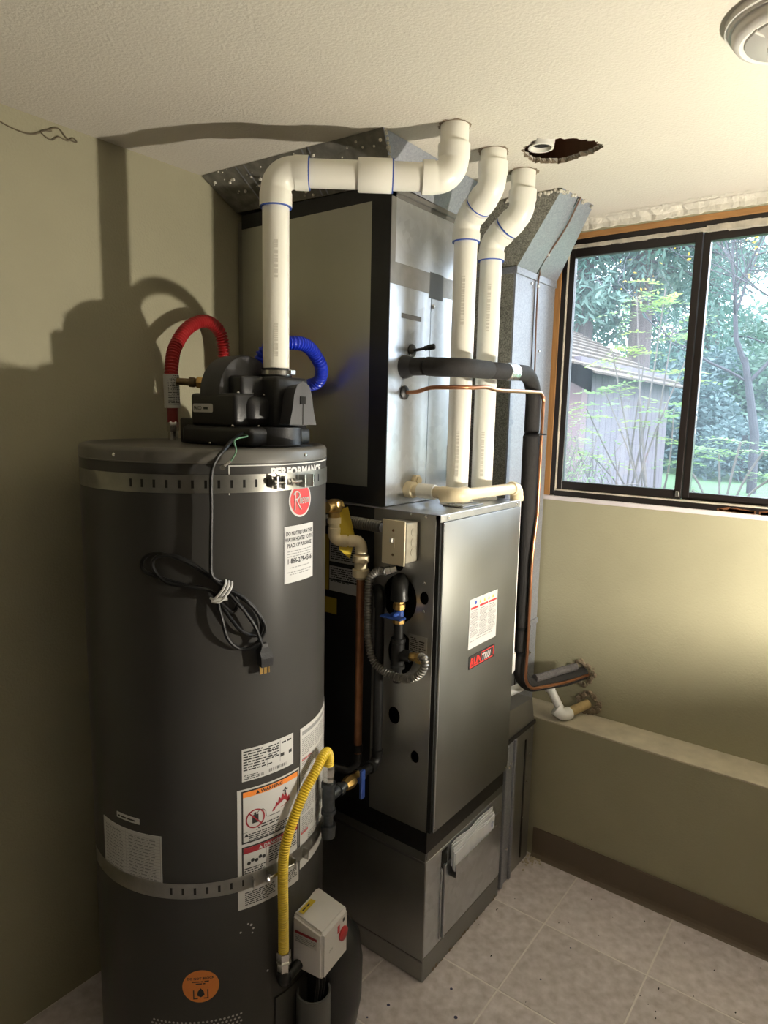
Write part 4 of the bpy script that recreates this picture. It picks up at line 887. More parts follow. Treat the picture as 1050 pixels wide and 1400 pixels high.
# front notice and badge
mp = planemap((1.493, FY0-.0037, .9213), (1, 0, 0), (0, 0, 1), (0, -1, 0)); w, h = .153, .136
b = BM(); plate(b, mp, 0, 0, w, h); nl = obj('service_notice', b, 'white', fu, 'white printed service notice with a coloured stripe')
b = BM()
for c_ in range(3):
    s0 = .006+c_*.048
    for blk in range(4): lines(b, mp, s0+.006, s0+.036, .101-blk*.0185, .0042, rl, .001); para(b, mp, s0, s0+.044, .099-blk*.0185, 4, .0034, rl, h=.001)
lines(b, mp, .04, w-.02, .027, .0045, rl, .001); lines(b, mp, .035, w-.025, .020, .004, rl, .001); lines(b, mp, .006, .03, .018, .004, rl, .001)
obj('small_print', b, 'grayink', nl)
b = BM()
for s0, s1 in ((.006, .045), (.053, .098), (.103, w-.005)): rect(b, mp, s0, .108, s1, .1135, .001)
obj('stripe', b, 'redink', nl)
b = BM(); disc(b, mp, .031, .124, .0055, .001, 16); obj('round_icon', b, 'blueink', nl)
b = BM()
for s in (.055, .079, .103, .126): b.faces.new([b.verts.new(mp(s+x, .1185+y, .001)) for x, y in ((-.005, 0), (.005, 0), (0, .010))])
obj('warning_triangles', b, 'amber', nl)
mp = planemap((1.4985, FY0-.0037, .864), (1, 0, 0), (0, 0, 1), (0, -1, 0)); w, h = .143, .037
b = BM(); plate(b, mp, 0, 0, w, h, .0015, rad=.003); bd = obj('maker_badge', b, 'ink', fu, 'black badge with red and white lettering')
b = BM(); text(b, mp, 'RUN', .006, .0085, .029, .002, sx=.98, shear=.18, bold=.0011); rect(b, mp, .005, .0035, w-.012, .0062, .002); rect(b, mp, .066, h-.0062, w-.006, h-.0038, .002); rect(b, mp, w-.0095, .008, w-.0068, h-.0038, .002); obj('red_lettering', b, mat('bright_red_ink', (.72, .035, .03), .45), bd)
b = BM(); text(b, mp, 'TRU', .0685, .0085, .0255, .002, sx=.98, shear=.18, bold=.0008); obj('white_lettering', b, 'white', bd)
# QR-style square label on the side is left plain: grey info label
mp = planemap((FX0-.0002, .925, .925), (0, -1, 0), (0, 0, 1), (-1, 0, 0))
b = BM(); plate(b, mp, 0, -.004, .054, .062, .0005); sl_ = obj('side_label', b, mat('grey_label', (.36, .35, .33), .5), fu, 'grey printed label beside the gas cock')
b = BM(); para(b, mp, .004, .026, .056, 9, .005, rl, h=.0008); para(b, mp, .030, .050, .05, 7, .006, rl, h=.0008); obj('small_print', b, 'ink', sl_)
mp = planemap((FX0+.0008, 1.30, 1.052), (0, -1, 0), (0, 0, 1), (-1, 0, 0))
b = BM(); plate(b, mp, 0, 0, .100, .155, .0005); plate(b, mp, 0, -.065, .13, -.02, .0005); yl = obj('yellow_guide', b, mat('yellow_guide_card', (.45, .33, .03), .6), fu, 'yellow energy label on the dark side panel')
mp = planemap((FX0+.0008, 1.165, 1.052), (0, -1, 0), (0, 0, 1), (-1, 0, 0))
b = BM(); plate(b, mp, -.032, 0, .075, .155, .0006); yl2 = obj('side_label', b, 'white', fu, 'white label with dark bars on the rear side panel')
b = BM()
for z0, z1 in ((.07, .082), (.145, .153), (.030, .034)): rect(b, mp, -.032, z0, .075, z1, .001)
para(b, mp, -.028, .072, .066, 7, .006, rl, h=.001); para(b, mp, -.028, .072, .14, 9, .006, rl, h=.001); obj('small_print', b, 'ink', yl2)

# base: return-air box with paper pocket
rb = thing('return_air_box', 'steel base box under the furnace with a slide-in filter door', 'cabinet', (1.58, 1.2, 0))
BX0, BX1, BY0 = 1.372, 1.806, .874
b = BM(); box(b, BX0, BX1, BY0, FY1, .002, .392, .0015, 1); obj('box_body', b, 'steeldark', rb, angle=30)
b = BM(); box(b, 1.362, 1.795, .867, FY1, .392, .4675, .001, 1); obj('dark_collar', b, 'blackfoil', rb, 'dark collar below the furnace', smooth=False)
b = BM(); box(b, BX0+.003, BX1-.006, BY0-.0025, BY0-.0001, .365, .391, .0008, 1); obj('front_lip', b, 'steel', rb, 'folded lip along the top front')
b = BM(); box(b, BX0+.001, BX1-.001, BY0-.002, BY0-.0001, .075, .36, .0008, 1); obj('front_sheet', b, 'galv', rb)
b = BM(); box(b, BX0-.002, BX0-.0001, BY0, FY1, .060, .064); box(b, BX0-.003, BX0-.0001, BY0, FY1, .352, .360, .001, 1); obj('side_crease', b, 'steel', rb)
b = BM(); box(b, 1.462, 1.80, BY0-.0055, BY0-.0026, .085, .305, .001, 1); dd = obj('filter_door', b, 'galv', rb, 'bright sliding filter door', smooth=False)
b = BM(); box(b, 1.446, 1.452, BY0-.006, BY0-.002, .085, .30, .001, 1); box(b, 1.456, 1.463, BY0-.012, BY0-.002, .085, .31, .001, 1); obj('slide_rail', b, 'galv', rb, 'raised rail beside the filter door', smooth=False)
b = BM(); box(b, 1.452, 1.456, BY0-.0035, BY0-.002, .085, .34); box(b, 1.449, 1.476, BY0-.004, BY0-.0022, .305, .352); obj('rail_gap', b, 'void', rb, 'dark gap in the rail', smooth=False)
b = BM(); rr2 = random.Random(5)
for k in range(26):
    x = BX0+.05+k*.0145; box(b, x, x+.012*rr2.uniform(.4, 1), BY0-.003*rr2.random(), BY0+.001, .002, .002+.012*rr2.random())
obj('rusty_edge', b, 'torn', rb, 'gritty rusted bottom edge', smooth=False, kind='stuff')
b = BM(); box(b, BX0, BX1, BY0-.0015, BY0, .002, .072, .0005, 1); obj('bottom_band', b, 'steel', rb)
mn = thing('paper_manual', 'folded white paper manuals tucked in the pocket of the base box', 'papers', (1.6, .862, .30))
for i, (yo, z0, z1, x0, x1, tilt) in enumerate(((.0, .295, .352, 1.492, 1.728, 0), (-.004, .290, .347, 1.488, 1.722, 0), (-.008, .285, .344, 1.486, 1.722, 0), (-.012, .282, .338, 1.484, 1.718, 0), (-.016, .278, .335, 1.487, 1.716, 0))):
    b = BM(); n = 14; A = []
    for k in range(n+1):
        x = x0+(x1-x0)*k/n; wv = .0016*sin(k*.9+i*2)+(.003*sin(k/n*pi) if i == 4 else 0); dz = .003*sin(k*.7+i)
        A.append([b.verts.new((x, BY0-.008+yo+wv+o_, z+(dz if z == z1 else 0))) for z in (z0, z1) for o_ in (-.0012, .0012)])
    for P, Q in zip(A, A[1:]):
        for q in ((0, 1), (1, 3), (3, 2), (2, 0)): b.faces.new((P[q[0]], P[q[1]], Q[q[1]], Q[q[0]]))
    b.faces.new([A[0][i_] for i_ in (0, 1, 3, 2)]); b.faces.new([A[-1][i_] for i_ in (0, 1, 3, 2)])
    sh_ = obj('sheet', b, 'paper', mn, smooth=False)
    if i == 4:
        mp = planemap((1.69, BY0-.0265, .31), (1, 0, 0), (0, 0, 1), (0, -1, 0)); b = BM(); para(b, mp, 0, .014, .014, 4, .004, rl, h=.0); obj('small_print', b, 'blueink', sh_)
b = BM(); box(b, 1.484, 1.722, BY0-.030, BY0-.028, .262, .302, .0005, 1); box(b, 1.484, 1.722, BY0-.03, BY0-.003, .262, .264); obj('pocket_flap', b, 'galv', rb, 'folded metal pocket holding the papers', smooth=False)

# supply plenum and coil box above
PX0, PX1, PY0 = 1.362, 1.775, 1.028
sp = thing('supply_plenum', 'bright sheet metal plenum and coil box standing behind the furnace top', 'duct', (1.56, 1.3, FZ1))
b = BM(); box(b, PX0, PX1, PY0, YB-.005, FZ1+.0005, 2.075, .001, 1); obj('plenum_box', b, 'steeldark', sp, 'sheet metal sides', smooth=False)
b = BM(); box(b, PX0-.0015, PX0-.0002, 1.085, 1.565, 1.345, 2.052); obj('side_sheet', b, mat('soft_reflecting_sheet', (.50, .50, .44), .36, .85, noise_amt=.15, noise_scale=5, rough2=.46), sp, 'smooth large left side sheet', smooth=False)
b = BM(); box(b, PX0-.003, PX0-.0001, 1.040, 1.085, FZ1+.02, 2.075); box(b, PX0-.0025, PX0-.0001, PY0, 1.566, 2.052, 2.090); box(b, PX0-.0025, PX0-.0001, PY0, 1.566, FZ1+.002, 1.345); box(b, PX0-.003, PX0-.0001, PY0-.002, 1.04, FZ1+.003, 2.07); obj('edge_tape', b, 'blackfoil', sp, 'black tape along the left side edges', smooth=False)
b = BM(); box(b, PX0+.018, 1.70, PY0-.0014, PY0-.0002, 1.906, 2.056); obj('upper_sheet', b, 'galv', sp, 'bright upper front sheet', smooth=False)
b = BM(); box(b, PX0, 1.5440, PY0-.002, PY0-.0002, FZ1+.002, 1.853); box(b, 1.5465, PX1, PY0-.002, PY0-.0002, FZ1+.002, 1.853); obj('coil_door', b, 'galv', sp, 'bright lower front doors with a seam', smooth=False)
b = BM(); box(b, PX0-.001, PX1, PY0-.0028, PY0-.0001, 1.853, 1.906); box(b, PX0-.001, PX0+.018, PY0-.0026, PY0-.0001, 1.906, 2.075); box(b, PX0, PX1, PY0-.0026, PY0-.0001, 2.056, 2.075); obj('seam_tape', b, 'foil', sp, 'grey foil tape along the front seams', smooth=False)
b = BM(); box(b, 1.535, 1.60, PY0-.0034, PY0-.0027, 1.842, 1.909); obj('tape_patch', b, mat('dark_tape_patch', (.12, .12, .115), .5, .4), sp, 'darker tape patch', smooth=False)
b = BM(); box(b, 1.412, 1.5, PY0-.0030, PY0-.002, 1.776, 1.788); obj('tape_patch', b, mat('charcoal_tape', (.06, .058, .058), .5), sp, 'short charcoal strip', smooth=False)
b = BM(); box(b, PX1-.022, PX1+.002, PY0-.003, PY0-.0001, FZ1+.002, 2.06); obj('edge_tape', b, 'blackfoil', sp, 'dark right corner tape', smooth=False)
b = BM(); prof(b, (1.553, PY0-.002, 1.822), (0, -1, 0), [(0, .006), (.004, .006), (.006, .004)], 8); obj('screw', b, 'zinc', sp)
b = BM(); mp = planemap((1.548, PY0-.0024, 1.305), (1, 0, 0), (0, 0, 1), (0, -1, 0)); plate(b, mp, 0, 0, .014, .03, .0004); obj('yellow_sticker', b, 'tag', sp, 'small yellow sticker by the seam')
mp = planemap((1.655, PY0-.0024, 1.36), (0, 0, 1), (-1, 0, 0), (0, -1, 0)); b = BM(); lines(b, mp, 0, .09, 0, .008, rl, .0003); obj('small_print', b, 'ink', sp)
# flared transition up to the ceiling
b = BM()
lo = [(PX0-.006, PY0-.005, 2.06), (PX1, PY0-.005, 2.06), (PX1, YB-.006, 2.06), (PX0-.006, YB-.006, 2.10)]
lo[0] = (PX0-.006, PY0-.008, 2.083); lo[1] = (PX1, PY0-.008, 2.075)
hi = [(1.268, .985, ZC-.001), (PX1, .985, ZC-.001), (PX1, YB-.004, ZC-.001), (1.236, YB-.004, ZC-.001)]
A = [b.verts.new(p) for p in lo]; B = [b.verts.new(p) for p in hi]
for k in range(4): b.faces.new((A[k], A[(k+1) % 4], B[(k+1) % 4], B[k])).material_index = 1 if k == 0 else 0
obj('ceiling_flare', b, ['mud', 'galvduct'], sp, 'mud-flecked flared sheet meeting the ceiling', smooth=False)
def onq(s, t, k=3): a, c = V(lo[3]).lerp(V(lo[0]), s), V(hi[3]).lerp(V(hi[0]), s); return a.lerp(c, t)+V((-.0015, 0, -.001))
b = BM()
for s in (.22, .27, .60, .635):
    b = BM(); b.faces.new([b.verts.new(onq(s+x, t)) for x, t in ((-.004, 0), (.004, 0), (.004+.0, 1), (-.004, 1))]); obj('flare_seam', b, 'galvduct', sp, 'raised drive seam on the flare', smooth=False)
b = BM()
for k in range(46):
    p = onq(rr2.random(), rr2.choice((rr2.uniform(.6, 1), rr2.random()))); s = rr2.uniform(.0015, .005)
    bmesh.ops.create_icosphere(b, subdivisions=1, radius=s, matrix=Matrix.Translation(p))
obj('mud_flecks', b, 'plaster', sp, 'white drywall mud flecks', kind='stuff')
b = BM(); q = [(1.275, .988, ZC-.002), (1.30, .984, ZC-.003), (1.335, 1.005, 2.115), (1.352, 1.018, 2.085), (1.33, 1.02, 2.11)]
for k in range(14):
    p = V(q[0]).lerp(V(q[3]), k/13)+V((rr2.uniform(-.006, .006), -.002, rr2.uniform(-.004, .004))); bmesh.ops.create_icosphere(b, subdivisions=1, radius=rr2.uniform(.003, .007), matrix=Matrix.Translation(p))
obj('mud_flecks', b, 'plaster', sp, 'chipped white mud on the flare corner', kind='stuff')
# folded drip fold under the front flare
b = BM(); box(b, PX0-.002, PX1, PY0-.010, PY0-.003, 2.066, 2.078, .001, 1); obj('hanger_strip', b, 'foil', sp, smooth=False)

# small service port, suction line, copper line, condensate drain
pt = thing('service_port', 'small black capped valve stem on the coil box above the thick black pipe', 'valve', (1.46, PY0, 1.70))
b = BM(); prof(b, (1.461, PY0-.002, 1.6985), (0, -1, 0), [(0, .017), (.003, .017), (.006, .013), (.008, .006)], 20); obj('grommet', b, 'black', pt)
b = BM(); q0 = V((1.461, PY0-.008, 1.6985)); q1 = V((1.474, .965, 1.708)); cyl(b, q0, q1, .0038, n=10); prof(b, q0.lerp(q1, .55), q1-q0, [(0, .0065), (.008, .0065), (.009, .0075), (.026, .0075), (.028, .005)], 12); obj('valve_stem', b, 'iron', pt)
su = thing('suction_line', 'thick black foam-covered pipe crossing in front of the vent pipes and dropping', 'pipe', (1.85, .875, .7))
SR = .0235; ZS = 1.655
S0 = V((1.43, PY0 - .002, ZS)); S1 = V((1.43, .868, 1.651)); S2 = V((1.878, .872, 1.661)); S3 = V((1.896, .878, .705)); S4 = V((XW - .001, .786, .652))
pth = [S0, S0.lerp(S1, .35)]+arcpts(S0, S1, S2, .07, 8)
b = BM(); tube(b, [S0, S0+V((0, -.004, 0)), S0+V((0, -.014, 0)), S0+V((0, -.028, 0))], [.030, .030, .027, .022], 24); obj('wall_boot', b, 'black', su, 'black tape boot at the coil box')
b = BM(); tube(b, [S0+V((0, -.024, 0)), S0+V((0, -.03, 0)), S0+V((0, -.062, 0)), S0+V((0, -.066, 0))], [.020, .0225, .0225, .019], 24); obj('foam_sleeve', b, 'rubber', su)
pA = [S0+V((0, -.067, 0)), S0+V((0, -.072, 0))]+arcpts(S0, S1, S2, .06, 8)+[V((1.59, .869, 1.654)), V((1.594, .869, 1.654))]
b = BM(); tube(b, pA, [.019, SR]+[SR]*(len(pA)-3)+[.020], 24); obj('foam_sleeve', b, 'rubber', su)
pB = [V((1.595, .869, 1.654)), V((1.60, .869, 1.654)), V((1.735, .871, 1.658))]
b = BM(); tube(b, pB, [.0195, .0225, .0225], 24); obj('foam_sleeve', b, 'rubber', su)
b = BM(); tube(b, [(1.690, .8705, 1.657), (1.697, .8705, 1.657), (1.738, .871, 1.658), (1.745, .871, 1.658)], [.0228, .0245, .0245, .0232], 24); obj('foil_wrap', b, 'foilbright', su, 'crinkled silver tape wrap')
pC = [V((1.735, .871, 1.658))] + arcpts(V((1.735, .871, 1.658)), S2, S3, .075, 10) + [V((1.8805, .873, 1.492)), V((1.8805, .873, 1.486))]
b = BM(); tube(b, pC, [.0225]*(len(pC)-1)+[.0195], 24); obj('foam_sleeve', b, 'rubber', su)
pD = [V((1.8805, .873, 1.485)), V((1.8807, .873, 1.478)), V((1.889, .875, 1.0)), V((1.893, .876, .875))]
b = BM(); tube(b, pD, [.0195, .025, .0245, .0235], 24); obj('foam_sleeve', b, 'rubber', su)
pE = [V((1.893, .876, .874)), V((1.896, .877, .79))] + arcpts(V((1.896, .877, .8)), S3 - V((0, 0, .03)), S4, .085, 12) + [V((2.12, .811, .652)), S4]
b = BM(); tube(b, pE, .0225, 24); obj('foam_sleeve', b, 'rubber', su, 'lower foam bend into the wall')
for z in (.872, .79):
    b = BM(); prof(b, (1.8945, .876, z), (0, 0, 1), [(0, .0245), (0, .0262), (.012, .0262), (.012, .0245)], 24); obj('tape_band', b, 'blackgloss', su)
b = BM(); A = []
b2 = [V((1.96, .853, .694)), V((2.02, .838, .690)), V((2.09, .818, .690)), V((2.17, .798, .685))]
K['loose_foam'] = mat('loose_foam', (.15, .14, .145), .8, noise_amt=.6, noise_scale=70, bump=.8, bump_scale=120)
tube(b, smoothpath([p for p in b2], 6), .013, 10); obj('loose_foam', b, 'loose_foam', su, 'frayed grey foam on top of the bend')
cl = thing('copper_line', 'thin bright copper tube running along the thick black pipe', 'pipe', (1.88, .84, .7))
CR = .0052
C0 = V((1.43, PY0-.004, 1.590)); C1 = V((1.44, .895, 1.606)); C2 = V((1.862, .838, 1.606)); 
pth = [C0]+[V((1.43, .985, 1.592)), V((1.433, .945, 1.602))]+arcpts(V((1.433, .945, 1.602)), V((1.455, .862, 1.604)), V((1.65, .85, 1.606)), .06, 6)+[V((1.55, .853, 1.608)), V((1.60, .853, 1.604)), V((1.65, .85, 1.603)), V((1.75, .845, 1.605))]+arcpts((1.75, .845, 1.605), (1.885, .842, 1.607), (1.884, .842, 1.3), .032, 8)+[V((1.884, .842, 1.30)), V((1.884, .842, 1.24)), V((1.872, .845, 1.12)), V((1.874, .846, .98)), V((1.878, .847, .85))]+arcpts((1.878, .847, .85), (1.876, .848, .682), (2.10, .79, .655), .06, 8)+[V((2.02, .812, .664)), V((2.10, .788, .658)), V((XW-.001, .765, .652))]
b = BM(); tube(b, smoothpath(pth, 3), CR, 12); obj('tube', b, 'copper', cl)
b = BM(); prof(b, C0, (0, -1, 0), [(0, .018), (.003, .018), (.006, .014), (.008, .006)], 20); obj('grommet', b, 'black', cl, 'black rubber grommet')
b = BM(); prof(b, (1.8815, .861, 1.482), (0, 0, 1), [(0, .034), (.004, .034)], 24); obj('tape_tie', b, 'blackgloss', cl)
dp = thing('condensate_drain', 'cream plastic condensate pipe elbowing along the furnace top', 'pipe', (1.62, .87, 1.33))
DR = .0155; D0 = V((1.458, PY0-.002, 1.336)); D1 = V((1.458, .872, 1.333)); D2 = V((1.792, .868, 1.329)); D3 = V((1.792, .868, 1.0))
b = BM(); tube(b, [D0, D0-V((0, .005, 0)), D0-V((0, .022, 0)), D0-V((0, .024, 0))], [.022, .022, .022, .0185], 22); obj('trap_adapter', b, 'cpvc', dp)
b = BM(); cyl(b, D0-V((0, .02, 0)), D0-V((0, .125, 0)), DR); obj('pipe', b, 'cpvc', dp)
b = BM(); tube(b, [D0-V((0, .038, 0)), D0-V((0, .039, 0)), D0-V((0, .088, 0)), D0-V((0, .089, 0))], [.0165, .0195, .0195, .0165], 22); obj('coupling', b, 'pvc', dp)
b = BM(); ea, eb = elbow(b, D1, (0, 1, 0), (D2-D1), .0172, .024, .020); obj('elbow', b, 'cpvc', dp)
b = BM(); cyl(b, eb-V((.008, 0, 0)), D2-V((.03, 0, 0)), DR); obj('pipe', b, 'cpvc', dp)
b = BM(); fa, fb = elbow(b, D2, (D1-D2), (0, 0, -1), .0165, .022, .016); obj('elbow', b, 'cpvc', dp)
b = BM(); tube(b, [fb + V((0, 0, .008)), V((1.796, .869, 1.1)), V((1.807, .872, .80))], .0135, 18); obj('pipe', b, 'pvcw', dp, 'white downpipe beside the cabinet')
b = BM(); prof(b, D0+V((.032, .0005, .022)), (0, -1, 0), [(0, .017), (.012, .017), (.013, .012), (.018, .012)], 6); obj('spare_plug', b, 'cpvc', dp)
b = BM(); box(b, 1.49, 1.60, .872, .935, FZ1+.0005, FZ1+.0045, .001, 1)
for k in range(4): box(b, 1.50, 1.59, .88+k*.013, .886+k*.013, FZ1+.0045, FZ1+.006)
vpl = tag(obj('vent_plate', b, 'steeldark', None, smooth=False), 'small louvred steel plate lying on the furnace top under the drain elbow', 'plate')
vpl.location.z = FZ1+.0005
# lower white drain fittings
ld = thing('drain_pipe', 'white plastic drain with elbows dropping to the bare ledge', 'pipe', (2.06, .85, .53))
b = BM(); tube(b, [(1.808, .872, .82), (1.808, .872, .77), (1.812, .890, .74), (1.812, .892, .66)], [.017, .018, .018, .017], 20); obj('coupling', b, 'pvcw', ld, 'white coupling behind the cabinet edge')
b = BM(); elbow(b, (1.803, .905, .625), (0, 0, 1), (.3, .95, .02), .018, .026, .02); obj('elbow', b, 'pvcw', ld)
b = BM(); tube(b, [(1.81, .925, .622), (1.90, .935, .634), (2.05, .895, .645)], .0145, 18); obj('pipe', b, 'pvcw', ld, 'cross pipe behind the black line')
b = BM(); elbow(b, (2.090, .868, .648), (-.85, .5, 0), (.05, -.5, -.85), .018, .028, .018); obj('elbow', b, 'pvcw', ld)
b = BM(); cyl(b, (2.091, .86, .63), (2.096, .815, .555), .0145); obj('pipe', b, 'pvcw', ld)
b = BM(); elbow(b, (2.094, .803, .534), (-.25, .72, .62), (.95, -.30, .02), .018, .026, .016); obj('elbow', b, 'pvcw', ld, 'lowest white elbow')
b = BM(); cyl(b, (2.12, .795, .536), (XW-.001, .762, .545), .0165); obj('stained_pipe', b, 'tan', ld, 'tan stained pipe into the wall')

# ------------------------------------------------------------------ return duct on the right
rd = thing('return_duct', 'galvanised return duct rising beside the window and leaning to the ceiling', 'duct', (2.05, 1.1, .5))
DX0, DX1, DYF, DYB = 1.912, 2.205, .965, 1.35
b = BM(); box(b, DX0, DX1, DYF, DYB, .513, 1.985); obj('duct_riser', b, ['galvduct'], rd, 'upright duct section', smooth=False)
b = BM(); box(b, DX0-.0012, DX0-.0002, DYF+.006, DYB, .62, 1.985); obj('side_sheet', b, 'galvdark', rd, 'mottled dark side sheet', smooth=False)
def seg(bm, lo, hi, mis):
    A = [bm.verts.new(p) for p in lo]; B = [bm.verts.new(p) for p in hi]
    for k in range(4): bm.faces.new((A[k], A[(k+1) % 4], B[(k+1) % 4], B[k])).material_index = mis[k]
    bm.faces.new(A).material_index = 0; bm.faces.new(B).material_index = 0
lo_ = [(DX0, DYF-.003, 1.985), (DX1, DYF-.003, 1.985), (DX1, DYB, 1.985), (DX0, DYB, 1.985)]
hi_ = [(1.868, .812, ZC-.001), (2.062, .795, ZC-.001), (2.10, 1.2, ZC-.001), (1.868, 1.2, ZC-.001)]
b = BM(); seg(b, lo_, hi_, (0, 0, 0, 1)); obj('leaning_section', b, ['galvduct', 'galvdark'], rd, 'slanted top section leaning to the ceiling', smooth=False)
b = BM(); box(b, DX0-.003, DX1, DYF-.005, DYB, 1.965, 1.985, .001, 1); obj('drive_collar', b, 'galvduct', rd, 'folded collar at the bend', smooth=False)
b = BM(); seg(b, [(2.046, DYF-.005, 1.985), (2.052, DYF-.005, 1.985), (2.052, DYF, 1.985), (2.046, DYF, 1.985)], [(1.962, .803, ZC-.002), (1.968, .803, ZC-.002), (1.968, .83, ZC-.002), (1.962, .83, ZC-.002)], (0,)*4); box(b, 2.046, 2.050, DYF-.002, DYF, .52, 1.965); obj('standing_seam', b, 'steelblack', rd, 'dark standing seam down the front', smooth=False)
b = BM(); 
for k in range(40):
    p = V(hi_[0]).lerp(V(hi_[1]), rr2.random())+V((0, rr2.uniform(-.004, .006), -rr2.random()*.012)); bmesh.ops.create_icosphere(b, subdivisions=1, radius=rr2.uniform(.0015, .005), matrix=Matrix.Translation(p))
for k in range(40):
    p = V(hi_[0]).lerp(V(hi_[3]), rr2.random())+V((-.002, 0, -rr2.random()*.012)); bmesh.ops.create_icosphere(b, subdivisions=1, radius=rr2.uniform(.002, .007), matrix=Matrix.Translation(p))
obj('mud_flecks', b, 'plaster', rd, 'white plaster crumbs at the ceiling joint', kind='stuff')
b = BM(); box(b, DX0+.10, DX1, DYF-.006, DYF, .802, .822, .001, 1); obj('hanger_strip', b, 'galvduct', rd, 'cross strip low on the duct', smooth=False)
for p in ((2.02, DYF-.001, 1.952), (2.10, DYF-.001, 1.75), (2.16, DYF-.001, .70)): b = BM(); prof(b, p, (0, -1, 0), [(0, .004), (.003, .003)], 8); obj('screw', b, 'zinc', rd)
cw = thing('thermostat_wire', 'thin brown wire clipped to the duct front down from the ceiling', 'wire', (2.06, .955, 1.66))
b = BM(); tube(b, smoothpath([(1.963, .797, ZC-.004), (2.00, .855, 2.095), (2.040, .942, 2.01), (2.060, .9565, 1.985), (2.052, .957, 1.95), (2.054, .957, 1.82), (2.060, .957, 1.72), (2.062, .957, 1.67)], 6), .0026, 8); obj('wire', b, mat('brown_wire', (.16, .085, .055), .45), cw)
for p in ((2.052, .957, 1.947), (2.030, .918, 2.035)): b = BM(); box(b, p[0]-.007, p[0]+.007, p[1]-.004, p[1]+.002, p[2]-.004, p[2]+.004, .001, 1); obj('wire_clip', b, 'white', cw, 'white wire clip')
bo = thing('duct_boot', 'dark sheet metal boot joining the base box to the return duct at floor level', 'duct', (1.94, 1.1, 0))
b = BM(); box(b, 1.81, 2.052, .886, 1.40, .002, .505, .001, 1); seg(b, [(1.81, .886, .505), (2.05, .886, .505), (2.05, 1.40, .505), (1.81, 1.40, .505)], [(1.83, .89, .606), (2.035, .89, .592), (2.035, 1.38, .592), (1.83, 1.38, .606)], (0,)*4); obj('boot_body', b, 'steeldark', bo, smooth=False)
b = BM(); box(b, 1.826, 1.842, .872, .886, .008, .50, .002, 2); box(b, 1.842, 1.888, .880, .886, .006, .50, .002, 2); box(b, 1.888, 1.902, .874, .886, .006, .50, .002, 2); obj('folded_rail', b, 'galvduct', bo, 'bright folded vertical rails')
b = BM(); box(b, 1.985, 1.992, .882, .886, .03, .46); box(b, 1.81, 2.052, .880, .886, .498, .512, .001, 1); obj('seam', b, 'steelblack', bo, smooth=False)
for p in ((1.865, .879, .43), (1.865, .879, .13), (2.02, .885, .49), (2.02, .885, .40), (2.01, .885, .30), (1.99, .885, .18), (1.84, .871, .43)): b = BM(); prof(b, p, (0, -1, 0), [(0, .005), (.002, .005), (.004, .003)], 8); obj('screw', b, 'zinc', bo)

# ------------------------------------------------------------------ switch box and conduits
sb = thing('switch_box', 'metal junction box with an ivory toggle switch plate on the furnace side', 'switch', (1.31, .94, 1.175))
b = BM(); box(b, 1.287, FX0-.0005, .905, .966, 1.178, 1.276, .002, 1); bx_ = obj('box', b, 'box', sb, angle=30)
for z in (1.203, 1.228, 1.253):
    b = BM(); prof(b, (1.317, .9046, z), (0, -1, 0), [(0, .0105), (.0008, .0105), (.0009, .009), (.0009, .0)], 20); obj('knockout', b, 'box', sb, angle=20)
b = BM(); box(b, 1.2815, 1.2865, .906, .974, 1.172, 1.282, .0022, 3); obj('switch_plate', b, 'plate', sb, 'ivory switch plate')
b = BM(); mp = planemap((1.2812, .940, 1.227), (0, -1, 0), (0, 0, 1), (-1, 0, 0)); plate(b, mp, -.0055, -.012, .0055, .012, .0012); obj('toggle_slot', b, 'plate', sb)
b = BM(); box(b, 1.270, 1.281, .9365, .9435, 1.228, 1.238, .0015, 2, rot=(R(18), 'Y')); obj('toggle', b, 'white', sb, 'white toggle lever')
for z in (1.257, 1.197): b = BM(); prof(b, (1.2813, .940, z), (-1, 0, 0), [(0, .0035), (.0012, .003)], 10); obj('plate_screw', b, 'oldbrass', sb)
fc1 = thing('flexible_conduit', 'short horizontal ribbed metal conduit entering the switch box', 'conduit', (1.31, 1.05, 1.255))
b = BM(); corrugated(b, [V((1.318, 1.20, 1.250)), V((1.314, 1.10, 1.256)), V((1.314, .992, 1.254))], .0135, .0022, .0075, 16); obj('ribbed_tube', b, 'conduit', fc1)
b = BM(); prof(b, (1.314, .996, 1.254), (0, -1, 0), [(0, .017), (.014, .017), (.015, .014), (.027, .014)], 8); obj('connector', b, 'zinc', fc1)
fc2 = thing('flexible_conduit', 'long ribbed metal conduit looping down past the copper pipe and back to the gas cock', 'conduit', (1.30, .96, .90))
cp = [(1.300, .972, 1.148), (1.294, .995, 1.145), (1.287, 1.012, 1.125), (1.284, 1.016, 1.08), (1.284, 1.014, 1.0), (1.285, 1.008, .945), (1.287, .995, .912), (1.289, .965, .893), (1.290, .925, .887), (1.290, .885, .893), (1.291, .858, .912), (1.293, .846, .935), (1.296, .850, .952), (1.300, .862, .952)]
b = BM(); corrugated(b, smoothpath(cp, 12), .0090, .0018, .0072, 14); obj('ribbed_tube', b, 'conduit', fc2)
b = BM(); prof(b, (1.300, .974, 1.148), (.5, -.8, .25), [(0, .011), (.012, .011), (.013, .009), (.028, .009)], 8); obj('connector', b, 'zinc', fc2)
b = BM(); prof(b, (1.300, .862, .951), (.02, 1, -.1), [(0, .010), (.014, .010)], 6); obj('connector', b, 'brass', fc2)

